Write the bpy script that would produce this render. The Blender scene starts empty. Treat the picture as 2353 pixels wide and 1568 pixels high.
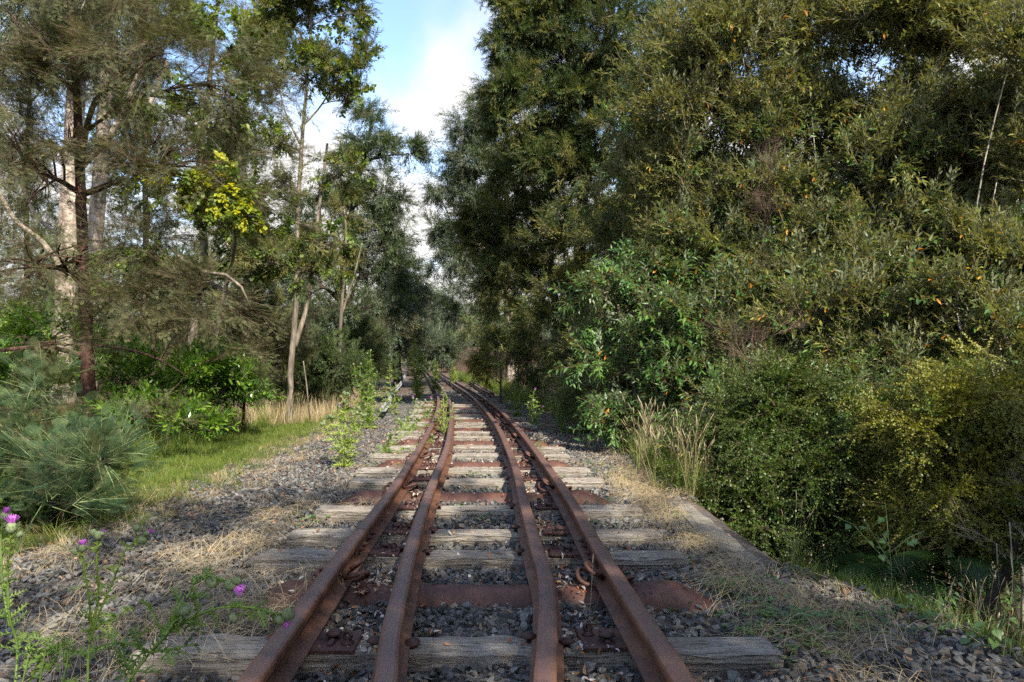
import bpy, bmesh, math, random
import numpy as np
from mathutils import Vector, Matrix, Euler, noise as mnoise

random.seed(7)
rng = np.random.default_rng(7)
SC = bpy.context.scene
COL = SC.collection
R = math.radians

# ------------------------------------------------------------------ camera, sky, sun, exposure
F = 1700.0           # focal length in pixels of a 2353 px wide picture
CX, HY = 1176.5, 838.0
CAMZ = 0.95
cam = bpy.data.cameras.new('camera')
cam.sensor_width = 36.0
cam.lens = 36.0 * F / 2353.0
cam.shift_y = (HY - 784.0) / 2353.0
cam.clip_start = 0.05
cam.clip_end = 900
camo = bpy.data.objects.new('camera', cam)
camo.location = (0, 0, CAMZ)
camo.rotation_euler = (R(90), 0, 0)
COL.objects.link(camo)
SC.camera = camo

SUN_AZ = R(152)      # degrees clockwise from +Y (view direction): right and behind the camera
SUN_EL = R(41)
SX, SY = math.sin(SUN_AZ), math.cos(SUN_AZ)
world = bpy.data.worlds.new('World')
SC.world = world
world.use_nodes = True
wn, wl = world.node_tree.nodes, world.node_tree.links
wn.clear()
out = wn.new('ShaderNodeOutputWorld')
bg = wn.new('ShaderNodeBackground')
sky = wn.new('ShaderNodeTexSky')
sky.sky_type = 'NISHITA'
sky.sun_disc = False
sky.sun_elevation = SUN_EL
sky.sun_rotation = SUN_AZ
sky.air_density = 1.0
sky.dust_density = 0.6
sky.ozone_density = 1.6
tc = wn.new('ShaderNodeTexCoord')
sep = wn.new('ShaderNodeSeparateXYZ')
wl.new(tc.outputs['Generated'], sep.inputs[0])
# clouds projected on a high plane: xy / (z + 0.12)
def wmath(op, a, b=None, c=None):
    m = wn.new('ShaderNodeMath'); m.operation = op
    for i, v in enumerate((a, b, c)):
        if v is None: continue
        if isinstance(v, (int, float)): m.inputs[i].default_value = v
        else: wl.new(v, m.inputs[i])
    return m.outputs[0]
zc = wmath('ADD', wmath('MAXIMUM', sep.outputs[2], 0.0), 0.16)
cmb = wn.new('ShaderNodeCombineXYZ')
wl.new(wmath('DIVIDE', sep.outputs[0], zc), cmb.inputs[0])
wl.new(wmath('MULTIPLY', wmath('DIVIDE', sep.outputs[1], zc), 0.6), cmb.inputs[1])
cn = wn.new('ShaderNodeTexNoise')
cn.inputs['Scale'].default_value = 1.7
cn.inputs['Detail'].default_value = 7
cn.inputs['Roughness'].default_value = 0.52
cn.inputs['Distortion'].default_value = 0.25
wl.new(cmb.outputs[0], cn.inputs['Vector'])
# cover rises towards the horizon all the way round
cover = wmath('MAXIMUM', wmath('SUBTRACT', 0.92, wmath('MULTIPLY', sep.outputs[2], 1.75)), 0.14)
dens = wmath('ADD', wmath('MULTIPLY', wmath('SUBTRACT', cn.outputs['Fac'], 0.5), 3.4), cover)
rmp = wn.new('ShaderNodeMapRange'); rmp.interpolation_type = 'SMOOTHSTEP'
wl.new(dens, rmp.inputs['Value'])
rmp.inputs['From Min'].default_value = 0.05
rmp.inputs['From Max'].default_value = 0.62
mixc = wn.new('ShaderNodeMix'); mixc.data_type = 'RGBA'
wl.new(rmp.outputs[0], mixc.inputs['Factor'])
wl.new(sky.outputs[0], mixc.inputs['A'])
mixc.inputs['B'].default_value = (2.8, 2.75, 2.7, 1)
wl.new(mixc.outputs['Result'], bg.inputs['Color'])
bg.inputs['Strength'].default_value = 0.14
wl.new(bg.outputs[0], out.inputs[0])

sun = bpy.data.lights.new('sun', 'SUN')
sun.energy = 4.5
sun.angle = R(0.55)
sun.color = (1.0, 0.92, 0.77)
suno = bpy.data.objects.new('sun', sun)
suno.rotation_euler = Vector((SX * math.cos(SUN_EL), SY * math.cos(SUN_EL), math.sin(SUN_EL))).to_track_quat('Z', 'Y').to_euler()
COL.objects.link(suno)

SC.view_settings.view_transform = 'Standard'
SC.view_settings.look = 'None'
SC.view_settings.gamma = 1
SC.view_settings.use_curve_mapping = False
SC.view_settings.exposure = 1.5
cy = SC.cycles
cy.max_bounces = 6; cy.diffuse_bounces = 3; cy.glossy_bounces = 2; cy.transmission_bounces = 3
cy.caustics_reflective = False; cy.caustics_refractive = False
cy.sample_clamp_indirect = 6
cy.use_adaptive_sampling = True
cy.use_denoising = False
cy.adaptive_threshold = 0.015

# ------------------------------------------------------------------ helpers
def at(px, py, d):
    """Picture position (2353 px wide) at depth d metres -> world point."""
    return Vector(((px - CX) * d / F, d, CAMZ - (py - HY) * d / F))

def tag(o, label=None, cat=None, group=None, kind=None):
    if label: o['label'] = label
    if cat: o['category'] = cat
    if group: o['group'] = group
    if kind: o['kind'] = kind
    return o

def empty(name, loc, label=None, cat=None, group=None):
    o = bpy.data.objects.new(name, None)
    o.location = loc
    o.empty_display_size = 0.1
    COL.objects.link(o)
    return tag(o, label, cat, group)

class MB:
    """collects polygons; build() links them as one object (coordinates are world unless origin given)"""
    def __init__(s):
        s.v = []; s.f = []; s.m = []; s.t = []; s.n = 0
    def add(s, verts, faces, mat=0, tint=0.0):
        b = s.n
        s.v.extend([tuple(v) for v in verts]); s.n += len(verts)
        s.t.extend([tint] * len(verts))
        for f in faces:
            s.f.append(tuple(i + b for i in f)); s.m.append(mat)
    def tube(s, pts, rad, sides=6, mat=0, cap=True, tint=0.0):
        pts = [Vector(p) for p in pts]
        n = len(pts)
        if n < 2: return
        if not hasattr(rad, '__len__'): rad = [rad] * n
        vs, fs = [], []
        ref = Vector((0.13, 0.27, 0.95))
        for i, p in enumerate(pts):
            d = (pts[min(i + 1, n - 1)] - pts[max(i - 1, 0)])
            if d.length < 1e-9: d = Vector((0, 0, 1))
            d.normalize()
            if abs(d.dot(ref)) > 0.95: rr = Vector((1, 0, 0))
            else: rr = ref
            a = d.cross(rr).normalized(); b = d.cross(a)
            for k in range(sides):
                th = 2 * math.pi * k / sides
                vs.append(p + (a * math.cos(th) + b * math.sin(th)) * rad[i])
        for i in range(n - 1):
            for k in range(sides):
                k2 = (k + 1) % sides
                fs.append((i * sides + k, i * sides + k2, (i + 1) * sides + k2, (i + 1) * sides + k))
        if cap:
            fs.append(tuple(range(sides))[::-1]); fs.append(tuple((n - 1) * sides + k for k in range(sides)))
        s.add(vs, fs, mat, tint)
    def box(s, c, size, mat=0, rz=0, bev=0.0):
        x, y, z = [q / 2 for q in size]
        if bev <= 0:
            co = [(-x, -y, -z), (x, -y, -z), (x, y, -z), (-x, y, -z), (-x, -y, z), (x, -y, z), (x, y, z), (-x, y, z)]
            fa = [(0, 3, 2, 1), (4, 5, 6, 7), (0, 1, 5, 4), (1, 2, 6, 5), (2, 3, 7, 6), (3, 0, 4, 7)]
        else:
            b = bev
            co = [(-x, -y, -z), (x, -y, -z), (x, y, -z), (-x, y, -z), (-x, -y, z - b), (x, -y, z - b), (x, y, z - b), (-x, y, z - b),
                  (-x + b, -y + b, z), (x - b, -y + b, z), (x - b, y - b, z), (-x + b, y - b, z)]
            fa = [(0, 3, 2, 1), (8, 9, 10, 11), (0, 1, 5, 4), (1, 2, 6, 5), (2, 3, 7, 6), (3, 0, 4, 7), (4, 5, 9, 8), (5, 6, 10, 9), (6, 7, 11, 10), (7, 4, 8, 11)]
        M = Matrix.Translation(Vector(c)) @ Matrix.Rotation(rz, 4, 'Z')
        s.add([M @ Vector(q) for q in co], fa, mat)
    def lathe(s, c, prof, sides=10, mat=0, axis=None, tint=0.0):
        """prof: list of (r, z)"""
        M = Matrix.Translation(Vector(c))
        if axis is not None: M = M @ Vector(axis).to_track_quat('Z', 'Y').to_matrix().to_4x4()
        vs, fs = [], []
        for r, z in prof:
            for k in range(sides):
                th = 2 * math.pi * k / sides
                vs.append(M @ Vector((r * math.cos(th), r * math.sin(th), z)))
        for i in range(len(prof) - 1):
            for k in range(sides):
                k2 = (k + 1) % sides
                fs.append((i * sides + k, i * sides + k2, (i + 1) * sides + k2, (i + 1) * sides + k))
        fs.append(tuple(range(sides))[::-1]); fs.append(tuple((len(prof) - 1) * sides + k for k in range(sides)))
        s.add(vs, fs, mat, tint)
    def mesh(s, name, mats, smooth=False, origin=None):
        me = bpy.data.meshes.new(name)
        v = s.v
        if origin is not None:
            o = Vector(origin); v = [(a[0] - o.x, a[1] - o.y, a[2] - o.z) for a in v]
        me.from_pydata(v, [], s.f)
        for m in mats: me.materials.append(m)
        if len(mats) > 1: me.polygons.foreach_set('material_index', np.array(s.m, dtype=np.int32))
        if smooth: me.polygons.foreach_set('use_smooth', np.ones(len(s.f), dtype=bool))
        a = me.attributes.new('tint', 'FLOAT', 'POINT')
        a.data.foreach_set('value', np.array(s.t, dtype=np.float32))
        me.update()
        return me
    def build(s, name, mats, parent=None, smooth=False):
        if not isinstance(mats, (list, tuple)): mats = [mats]
        org = None
        if parent is not None: org = parent.location
        me = s.mesh(name, mats, smooth, org)
        o = bpy.data.objects.new(name, me)
        COL.objects.link(o)
        if parent is not None: o.parent = parent
        return o

# ------------------------------------------------------------------ materials
def newmat(name):
    m = bpy.data.materials.new(name); m.use_nodes = True
    n, l = m.node_tree.nodes, m.node_tree.links
    n.clear()
    o = n.new('ShaderNodeOutputMaterial')
    return m, n, l, o
def ramp(n, l, fac, stops, interp='LINEAR'):
    r = n.new('ShaderNodeValToRGB'); r.color_ramp.interpolation = interp
    e = r.color_ramp.elements
    while len(e) < len(stops): e.new(0.5)
    for i, (p, c) in enumerate(stops):
        e[i].position = p; e[i].color = (*c, 1)
    l.new(fac, r.inputs[0]); return r.outputs[0]
def noise(n, l, vec, scale, detail=4, rough=0.55, dist=0.0, out='Fac'):
    t = n.new('ShaderNodeTexNoise'); t.inputs['Scale'].default_value = scale
    t.inputs['Detail'].default_value = detail; t.inputs['Roughness'].default_value = rough; t.inputs['Distortion'].default_value = dist
    if vec is not None: l.new(vec, t.inputs['Vector'])
    return t.outputs[out]
def mix(n, l, fac, a, b, mode='MIX'):
    x = n.new('ShaderNodeMix'); x.data_type = 'RGBA'; x.blend_type = mode
    for v, k in ((fac, 'Factor'), (a, 'A'), (b, 'B')):
        if isinstance(v, (int, float)): x.inputs[k].default_value = v
        elif isinstance(v, tuple): x.inputs[k].default_value = (*v, 1)
        else: l.new(v, x.inputs[k])
    return x.outputs['Result']
def mth(n, l, op, a, b=0.0, clamp=False):
    x = n.new('ShaderNodeMath'); x.operation = op; x.use_clamp = clamp
    for i, v in enumerate((a, b)):
        if isinstance(v, (int, float)): x.inputs[i].default_value = v
        else: l.new(v, x.inputs[i])
    return x.outputs[0]
def mapping(n, l, scale, coord='Object', rot=(0, 0, 0)):
    t = n.new('ShaderNodeTexCoord'); m = n.new('ShaderNodeMapping')
    m.inputs['Scale'].default_value = scale; m.inputs['Rotation'].default_value = rot
    l.new(t.outputs[coord], m.inputs[0]); return m.outputs[0]
def pbsdf(n, l, o, col, rough=0.7, spec=0.3, bump=None, bstr=0.3, bdist=0.01, metal=0.0):
    p = n.new('ShaderNodeBsdfPrincipled')
    if isinstance(col, tuple): p.inputs['Base Color'].default_value = (*col, 1)
    else: l.new(col, p.inputs['Base Color'])
    if isinstance(rough, (int, float)): p.inputs['Roughness'].default_value = rough
    else: l.new(rough, p.inputs['Roughness'])
    p.inputs['Specular IOR Level'].default_value = spec
    p.inputs['Metallic'].default_value = metal
    if bump is not None:
        b = n.new('ShaderNodeBump'); b.inputs['Strength'].default_value = bstr; b.inputs['Distance'].default_value = bdist
        l.new(bump, b.inputs['Height']); l.new(b.outputs[0], p.inputs['Normal'])
    if o is not None: l.new(p.outputs[0], o.inputs[0])
    return p

def leafmat(name, cols, back=None, trans=0.3, rough=0.45, spec=0.35, tcol=None, vari=0.5):
    """cols: 3 colours picked by per-sprig random + per-leaf tint"""
    m, n, l, o = newmat(name)
    oi = n.new('ShaderNodeObjectInfo')
    at_ = n.new('ShaderNodeAttribute'); at_.attribute_name = 'tint'
    v = mth(n, l, 'ADD', mth(n, l, 'MULTIPLY', oi.outputs['Random'], 1 - vari), mth(n, l, 'MULTIPLY', at_.outputs['Fac'], vari))
    c = ramp(n, l, v, [(0.12, cols[0]), (0.5, cols[1]), (0.88, cols[2])])
    geo = n.new('ShaderNodeNewGeometry')
    if back is not None:
        c = mix(n, l, geo.outputs['Backfacing'], c, back)
    p = pbsdf(n, l, None, c, rough, spec)
    tr = n.new('ShaderNodeBsdfTranslucent')
    if tcol is None: tcol = (1.5, 1.35, 0.45)
    l.new(mix(n, l, 1.0, c, tcol, 'MULTIPLY'), tr.inputs['Color'])
    ms = n.new('ShaderNodeMixShader'); ms.inputs[0].default_value = trans
    l.new(p.outputs[0], ms.inputs[1]); l.new(tr.outputs[0], ms.inputs[2])
    l.new(ms.outputs[0], o.inputs[0])
    return m

def barkmat(name, c1, c2, c3, vscale=6, bstr=0.6, dist=0.02):
    m, n, l, o = newmat(name)
    v = mapping(n, l, (vscale, vscale, vscale * 0.22))
    a = noise(n, l, v, 3.0, 6, 0.65)
    v2 = mapping(n, l, (1, 1, 0.6))
    b = noise(n, l, v2, 2.2, 4, 0.6)
    c = ramp(n, l, a, [(0.3, c1), (0.52, c2), (0.72, c3)])
    c = mix(n, l, mth(n, l, 'MULTIPLY', b, 0.55), c, c1)
    pbsdf(n, l, o, c, 0.85, 0.2, a, bstr, dist)
    return m

M = {}
# weathered timber
def timber():
    m, n, l, o = newmat('weathered_timber')
    oi = n.new('ShaderNodeObjectInfo')
    t = n.new('ShaderNodeTexCoord')
    ad = n.new('ShaderNodeVectorMath'); ad.operation = 'ADD'
    sc = n.new('ShaderNodeVectorMath'); sc.operation = 'SCALE'; sc.inputs[0].default_value = (17, 9, 5)
    l.new(oi.outputs['Random'], sc.inputs['Scale'])
    l.new(t.outputs['Object'], ad.inputs[0]); l.new(sc.outputs[0], ad.inputs[1])
    mp = n.new('ShaderNodeMapping'); mp.inputs['Scale'].default_value = (2.2, 46, 46); l.new(ad.outputs[0], mp.inputs[0])
    g = noise(n, l, mp.outputs[0], 2.2, 6, 0.72, 0.4)
    mp2 = n.new('ShaderNodeMapping'); mp2.inputs['Scale'].default_value = (7, 90, 90); l.new(ad.outputs[0], mp2.inputs[0])
    pit = noise(n, l, mp2.outputs[0], 1.6, 3, 0.6, 0.2)
    big = noise(n, l, ad.outputs[0], 5, 3, 0.6)
    c = ramp(n, l, g, [(0.25, (0.05, 0.042, 0.035)), (0.42, (0.20, 0.178, 0.152)), (0.6, (0.31, 0.285, 0.25)), (0.8, (0.46, 0.43, 0.38))])
    c = mix(n, l, ramp(n, l, pit, [(0.33, (1, 1, 1)), (0.44, (0, 0, 0))]), c, (0.035, 0.028, 0.024))
    c = mix(n, l, ramp(n, l, big, [(0.42, (0, 0, 0)), (0.7, (0.55, 0.55, 0.55))]), c, (0.20, 0.155, 0.115))
    # side faces turn darker brown towards the bottom
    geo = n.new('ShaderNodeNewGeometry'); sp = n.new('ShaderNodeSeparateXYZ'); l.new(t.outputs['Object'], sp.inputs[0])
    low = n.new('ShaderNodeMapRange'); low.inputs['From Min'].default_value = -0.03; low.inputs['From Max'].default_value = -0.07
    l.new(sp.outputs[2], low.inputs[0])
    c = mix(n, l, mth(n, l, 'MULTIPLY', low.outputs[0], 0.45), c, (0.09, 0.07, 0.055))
    h = mth(n, l, 'ADD', g, mth(n, l, 'MULTIPLY', pit, 1.2))
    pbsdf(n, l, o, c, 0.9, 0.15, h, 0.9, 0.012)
    return m
M['timber'] = timber()

def rust(name, dark, mid, hi, rough=0.62, sheen=False):
    m, n, l, o = newmat(name)
    t = n.new('ShaderNodeTexCoord')
    a = noise(n, l, t.outputs['Object'], 9, 6, 0.7)
    b = noise(n, l, t.outputs['Object'], 120, 4, 0.7)
    f = mth(n, l, 'ADD', mth(n, l, 'MULTIPLY', a, 0.65), mth(n, l, 'MULTIPLY', b, 0.35))
    c = ramp(n, l, f, [(0.33, dark), (0.5, mid), (0.68, hi)])
    spk = noise(n, l, t.outputs['Object'], 38, 5, 0.75, 0.6)
    c = mix(n, l, ramp(n, l, spk, [(0.54, (0, 0, 0)), (0.64, (0.75, 0.75, 0.75))]), c, tuple(x * 0.6 for x in dark))
    pl = noise(n, l, t.outputs['Object'], 3.5, 4, 0.6)
    c = mix(n, l, ramp(n, l, pl, [(0.45, (0, 0, 0)), (0.65, (0.35, 0.35, 0.35))]), c, tuple(min(1, x * 1.2) for x in hi))
    if sheen:
        # greyish sheen put in the colour of the polished tread, the rest stays matt
        geo = n.new('ShaderNodeNewGeometry'); sp = n.new('ShaderNodeSeparateXYZ'); l.new(geo.outputs['Normal'], sp.inputs[0])
        top = n.new('ShaderNodeMapRange'); top.inputs['From Min'].default_value = 0.92; top.inputs['From Max'].default_value = 1.0
        l.new(sp.outputs[2], top.inputs[0])
        po = n.new('ShaderNodeSeparateXYZ'); l.new(t.outputs['Object'], po.inputs[0])
        hh = n.new('ShaderNodeMapRange'); hh.inputs['From Min'].default_value = 0.09; hh.inputs['From Max'].default_value = 0.10
        l.new(po.outputs[2], hh.inputs[0])
        k = mth(n, l, 'MULTIPLY', top.outputs[0], hh.outputs[0])
        c = mix(n, l, mth(n, l, 'MULTIPLY', k, 0.45), c, (0.12, 0.085, 0.085))
        rg = mth(n, l, 'SUBTRACT', rough, mth(n, l, 'MULTIPLY', k, 0.16))
        pbsdf(n, l, o, c, rg, 0.45, b, 0.35, 0.003)
    else:
        pbsdf(n, l, o, c, rough, 0.35, b, 0.4, 0.003)
    return m
M['rail'] = rust('rusty_rail_steel', (0.040, 0.019, 0.012), (0.098, 0.042, 0.024), (0.155, 0.070, 0.038), 0.6, True)
M['rust'] = rust('rusty_steel', (0.028, 0.014, 0.012), (0.072, 0.031, 0.022), (0.120, 0.054, 0.036), 0.6)
M['plate'] = rust('dark_rusty_fastening', (0.016, 0.009, 0.009), (0.046, 0.021, 0.018), (0.085, 0.038, 0.028), 0.65)
M['siding_rail'] = rust('worn_bright_rail', (0.14, 0.13, 0.13), (0.27, 0.27, 0.29), (0.42, 0.43, 0.47), 0.4)

def stone():
    m, n, l, o = newmat('basalt_ballast')
    oi = n.new('ShaderNodeObjectInfo')
    t = n.new('ShaderNodeTexCoord')
    c = ramp(n, l, oi.outputs['Random'], [(0.0, (0.060, 0.060, 0.059)), (0.35, (0.118, 0.118, 0.116)), (0.7, (0.178, 0.177, 0.172)), (0.88, (0.26, 0.255, 0.24)), (0.91, (0.17, 0.12, 0.09)), (1.0, (0.30, 0.26, 0.20))])
    g = noise(n, l, t.outputs['Object'], 1.7, 5, 0.7)
    f2 = noise(n, l, t.outputs['Object'], 14, 4, 0.8)
    c = mix(n, l, 0.8, c, ramp(n, l, g, [(0.3, (0.5, 0.5, 0.5)), (0.7, (1.25, 1.22, 1.18))]), 'MULTIPLY')
    c = mix(n, l, 0.6, c, ramp(n, l, f2, [(0.35, (0.55, 0.55, 0.55)), (0.65, (1.35, 1.35, 1.35))]), 'MULTIPLY')
    pbsdf(n, l, o, c, 0.78, 0.3, f2, 0.5, 0.05)
    return m
M['stone'] = stone()

def concrete():
    m, n, l, o = newmat('old_concrete')
    t = n.new('ShaderNodeTexCoord')
    a = noise(n, l, t.outputs['Object'], 6, 6, 0.7); b = noise(n, l, t.outputs['Object'], 60, 4, 0.8)
    c = ramp(n, l, a, [(0.3, (0.10, 0.09, 0.075)), (0.6, (0.24, 0.22, 0.19)), (0.8, (0.33, 0.30, 0.26))])
    c = mix(n, l, 0.7, c, ramp(n, l, b, [(0.35, (0.4, 0.4, 0.4)), (0.6, (1.2, 1.2, 1.2))]), 'MULTIPLY')
    pbsdf(n, l, o, c, 0.9, 0.2, b, 0.8, 0.02)
    return m
M['concrete'] = concrete()

def groundmat():
    m, n, l, o = newmat('ground_soil_and_ballast_bed')
    t = n.new('ShaderNodeTexCoord')
    ab = n.new('ShaderNodeAttribute'); ab.attribute_name = 'bed'
    ag = n.new('ShaderNodeAttribute'); ag.attribute_name = 'turf'
    vo = n.new('ShaderNodeTexVoronoi'); vo.inputs['Scale'].default_value = 22; l.new(t.outputs['Object'], vo.inputs['Vector'])
    a = noise(n, l, t.outputs['Object'], 3, 6, 0.7); b = noise(n, l, t.outputs['Object'], 35, 5, 0.75)
    gravel = mix(n, l, vo.outputs['Color'], (0.05, 0.05, 0.052), (0.15, 0.155, 0.16))  # dark grey put in the colour so gaps between stones look shaded
    gravel = mix(n, l, ramp(n, l, b, [(0.45, (0, 0, 0)), (0.6, (0.8, 0.8, 0.8))]), gravel, (0.10, 0.07, 0.05))
    soil = ramp(n, l, b, [(0.3, (0.035, 0.024, 0.016)), (0.55, (0.11, 0.07, 0.042)), (0.75, (0.21, 0.14, 0.08))])
    turf = ramp(n, l, b, [(0.3, (0.045, 0.055, 0.018)), (0.55, (0.12, 0.125, 0.04)), (0.75, (0.30, 0.26, 0.12))])
    c = mix(n, l, ag.outputs['Fac'], soil, turf)
    c = mix(n, l, ab.outputs['Fac'], c, gravel)
    h = mth(n, l, 'ADD', mth(n, l, 'MULTIPLY', vo.outputs['Distance'], -1.0), b)
    pbsdf(n, l, o, c, 0.95, 0.1, h, 0.9, 0.03)
    return m
M['ground'] = groundmat()

M['bark_red'] = barkmat('reddish_brown_bark', (0.028, 0.014, 0.011), (0.085, 0.045, 0.034), (0.17, 0.10, 0.075))
M['bark_pale'] = barkmat('pale_gum_bark', (0.15, 0.115, 0.09), (0.36, 0.30, 0.25), (0.56, 0.50, 0.43), 3, 0.3)
M['bark_grey'] = barkmat('grey_lichened_bark', (0.05, 0.04, 0.032), (0.16, 0.135, 0.105), (0.38, 0.33, 0.26))
M['bark_dark'] = barkmat('dark_bark', (0.018, 0.013, 0.010), (0.05, 0.038, 0.028), (0.11, 0.085, 0.062))
M['bark_white'] = barkmat('pale_stem_bark', (0.14, 0.12, 0.09), (0.38, 0.35, 0.28), (0.58, 0.54, 0.45))
M['twig'] = barkmat('brown_twig', (0.06, 0.04, 0.028), (0.13, 0.09, 0.065), (0.22, 0.17, 0.12))
M['twig_pale'] = barkmat('pale_twig', (0.16, 0.13, 0.09), (0.30, 0.25, 0.18), (0.44, 0.38, 0.29))
M['twig_green'] = barkmat('green_twig', (0.10, 0.14, 0.06), (0.18, 0.23, 0.10), (0.30, 0.34, 0.18))

M['olearia'] = leafmat('olive_broad_shrub_leaf', [(0.024, 0.042, 0.007), (0.072, 0.098, 0.014), (0.19, 0.19, 0.032)], (0.15, 0.165, 0.085), 0.28, 0.5, 0.3)  # olive to gold leaf tones with a paler underside
M['olearia_lush'] = leafmat('fresh_green_broad_leaf', [(0.024, 0.070, 0.014), (0.052, 0.125, 0.024), (0.100, 0.190, 0.036)], (0.15, 0.19, 0.11), 0.28, 0.42, 0.4)
M['wattle'] = leafmat('olive_feathery_wattle_leaf', [(0.026, 0.038, 0.015), (0.072, 0.088, 0.036), (0.17, 0.18, 0.08)], None, 0.32, 0.6, 0.2, (1.3, 1.2, 0.6))
M['wattle_blue'] = leafmat('blue_green_wattle_leaf', [(0.024, 0.056, 0.026), (0.052, 0.098, 0.045), (0.12, 0.165, 0.065)], None, 0.3, 0.55, 0.25, (1.2, 1.3, 0.7))
M['phyll'] = leafmat('dark_green_narrow_leaf', [(0.022, 0.046, 0.020), (0.050, 0.090, 0.030), (0.105, 0.145, 0.045)], None, 0.25, 0.5, 0.3)
M['phyll_gold'] = leafmat('olive_gold_narrow_leaf', [(0.055, 0.070, 0.016), (0.115, 0.128, 0.028), (0.21, 0.205, 0.050)], None, 0.3, 0.5, 0.3)
M['gum'] = leafmat('grey_green_gum_leaf', [(0.030, 0.055, 0.035), (0.060, 0.090, 0.055), (0.110, 0.135, 0.080)], None, 0.25, 0.45, 0.35)
M['tiny'] = leafmat('small_round_shrub_leaf', [(0.026, 0.052, 0.009), (0.052, 0.094, 0.014), (0.090, 0.140, 0.022)], None, 0.3, 0.4, 0.4)
M['tiny_gold'] = leafmat('small_yellow_green_leaf', [(0.065, 0.080, 0.010), (0.140, 0.155, 0.016), (0.25, 0.245, 0.030)], None, 0.3, 0.45, 0.35)
M['laurel'] = leafmat('glossy_laurel_leaf', [(0.038, 0.100, 0.015), (0.095, 0.190, 0.022), (0.20, 0.30, 0.034)], None, 0.38, 0.3, 0.5)
M['maple'] = leafmat('light_green_broad_leaf', [(0.055, 0.105, 0.025), (0.115, 0.175, 0.035), (0.20, 0.25, 0.05)], None, 0.42, 0.45, 0.3)
M['maple_yellow'] = leafmat('yellow_broad_leaf', [(0.13, 0.19, 0.02), (0.27, 0.31, 0.02), (0.42, 0.40, 0.03)], None, 0.45, 0.45, 0.3)
M['dead'] = leafmat('orange_dying_leaf', [(0.22, 0.065, 0.012), (0.40, 0.15, 0.02), (0.50, 0.26, 0.03)], None, 0.3, 0.5, 0.3)
M['litter'] = leafmat('fallen_brown_leaf', [(0.13, 0.055, 0.03), (0.30, 0.125, 0.055), (0.46, 0.27, 0.14)], None, 0.1, 0.7, 0.2, (1, .8, .6), 0.2)
M['litter_pale'] = leafmat('bleached_fallen_leaf', [(0.24, 0.20, 0.17), (0.40, 0.34, 0.29), (0.58, 0.54, 0.49)], None, 0.1, 0.7, 0.2, (1, .9, .8), 0.2)
M['straw'] = leafmat('dry_straw', [(0.20, 0.145, 0.08), (0.36, 0.28, 0.16), (0.56, 0.46, 0.29)], None, 0.2, 0.6, 0.25, (1, .9, .6))
M['grass'] = leafmat('green_grass_blade', [(0.050, 0.085, 0.014), (0.105, 0.160, 0.024), (0.21, 0.235, 0.05)], None, 0.35, 0.5, 0.3)
M['seed'] = leafmat('straw_seed_head', [(0.24, 0.18, 0.11), (0.38, 0.30, 0.19), (0.52, 0.43, 0.29)], None, 0.15, 0.8, 0.1, (1, .9, .7))
M['thistle'] = leafmat('spiny_thistle_green', [(0.080, 0.145, 0.028), (0.165, 0.250, 0.050), (0.30, 0.37, 0.090)], None, 0.3, 0.5, 0.3)
M['thistle_bud'] = leafmat('grey_green_thistle_bud', [(0.10, 0.14, 0.07), (0.16, 0.20, 0.10), (0.23, 0.26, 0.15)], None, 0.1, 0.7, 0.2)
M['purple'] = leafmat('purple_thistle_floret', [(0.30, 0.055, 0.36), (0.45, 0.10, 0.50), (0.58, 0.20, 0.64)], None, 0.25, 0.7, 0.2, (1, .8, 1))
M['fern'] = leafmat('fern_frond_green', [(0.008, 0.024, 0.006), (0.016, 0.042, 0.009), (0.030, 0.062, 0.013)], None, 0.3, 0.5, 0.3)
M['poplar'] = leafmat('sapling_leaf_green', [(0.055, 0.120, 0.035), (0.090, 0.175, 0.050), (0.15, 0.24, 0.07)], None, 0.3, 0.4, 0.4)
M['bracken'] = leafmat('dead_brown_bracken', [(0.10, 0.055, 0.032), (0.20, 0.115, 0.062), (0.32, 0.20, 0.11)], None, 0.2, 0.8, 0.1, (1, .8, .5))

# ------------------------------------------------------------------ sprig library (instanced leaves only, never countable things)
def leaf_geo(L, W, curl=0.15, fold=0.18, prof='lance'):
    """leaf along +Y, face up +Z; returns verts, faces (8 tris as 6 faces)"""
    if prof == 'lance': ws = [(0.0, 0.04), (0.28, 0.9), (0.6, 0.8), (1.0, 0.0)]
    elif prof == 'obov': ws = [(0.0, 0.08), (0.35, 0.7), (0.72, 1.0), (1.0, 0.05)]
    elif prof == 'round': ws = [(0.0, 0.1), (0.3, 1.0), (0.68, 0.92), (1.0, 0.1)]
    else: ws = [(0.0, 0.05), (0.22, 1.0), (0.55, 0.66), (1.0, 0.0)]
    vs = []
    for t, w in ws:
        z = -curl * L * t * t
        hw = W / 2 * w
        vs += [(-hw, L * t, z + fold * hw), (0, L * t, z), (hw, L * t, z + fold * hw)]
    fs = []
    for i in range(3):
        a = i * 3
        fs += [(a, a + 1, a + 4, a + 3), (a + 1, a + 2, a + 5, a + 4)]
    return vs, fs
def leaf_simple(L, W):
    return [(0, 0, 0), (-W / 2, L * .42, L * .04), (W / 2, L * .42, L * .04), (0, L, -L * .05)], [(0, 2, 3, 1)]

def put(mb, geo, M4, mat=0, tint=0.0):
    vs, fs = geo
    mb.add([M4 @ Vector(v) for v in vs], fs, mat, tint)

def frame(pos, direction, roll=0.0):
    """matrix with +Y along direction, +Z roughly up"""
    d = Vector(direction).normalized()
    up = Vector((0, 0, 1))
    if abs(d.z) > 0.97: up = Vector((1, 0, 0))
    x = d.cross(up).normalized(); z = x.cross(d)
    m = Matrix((x, d, z)).transposed().to_4x4()
    return Matrix.Translation(Vector(pos)) @ m @ Matrix.Rotation(roll, 4, 'Y')

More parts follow.
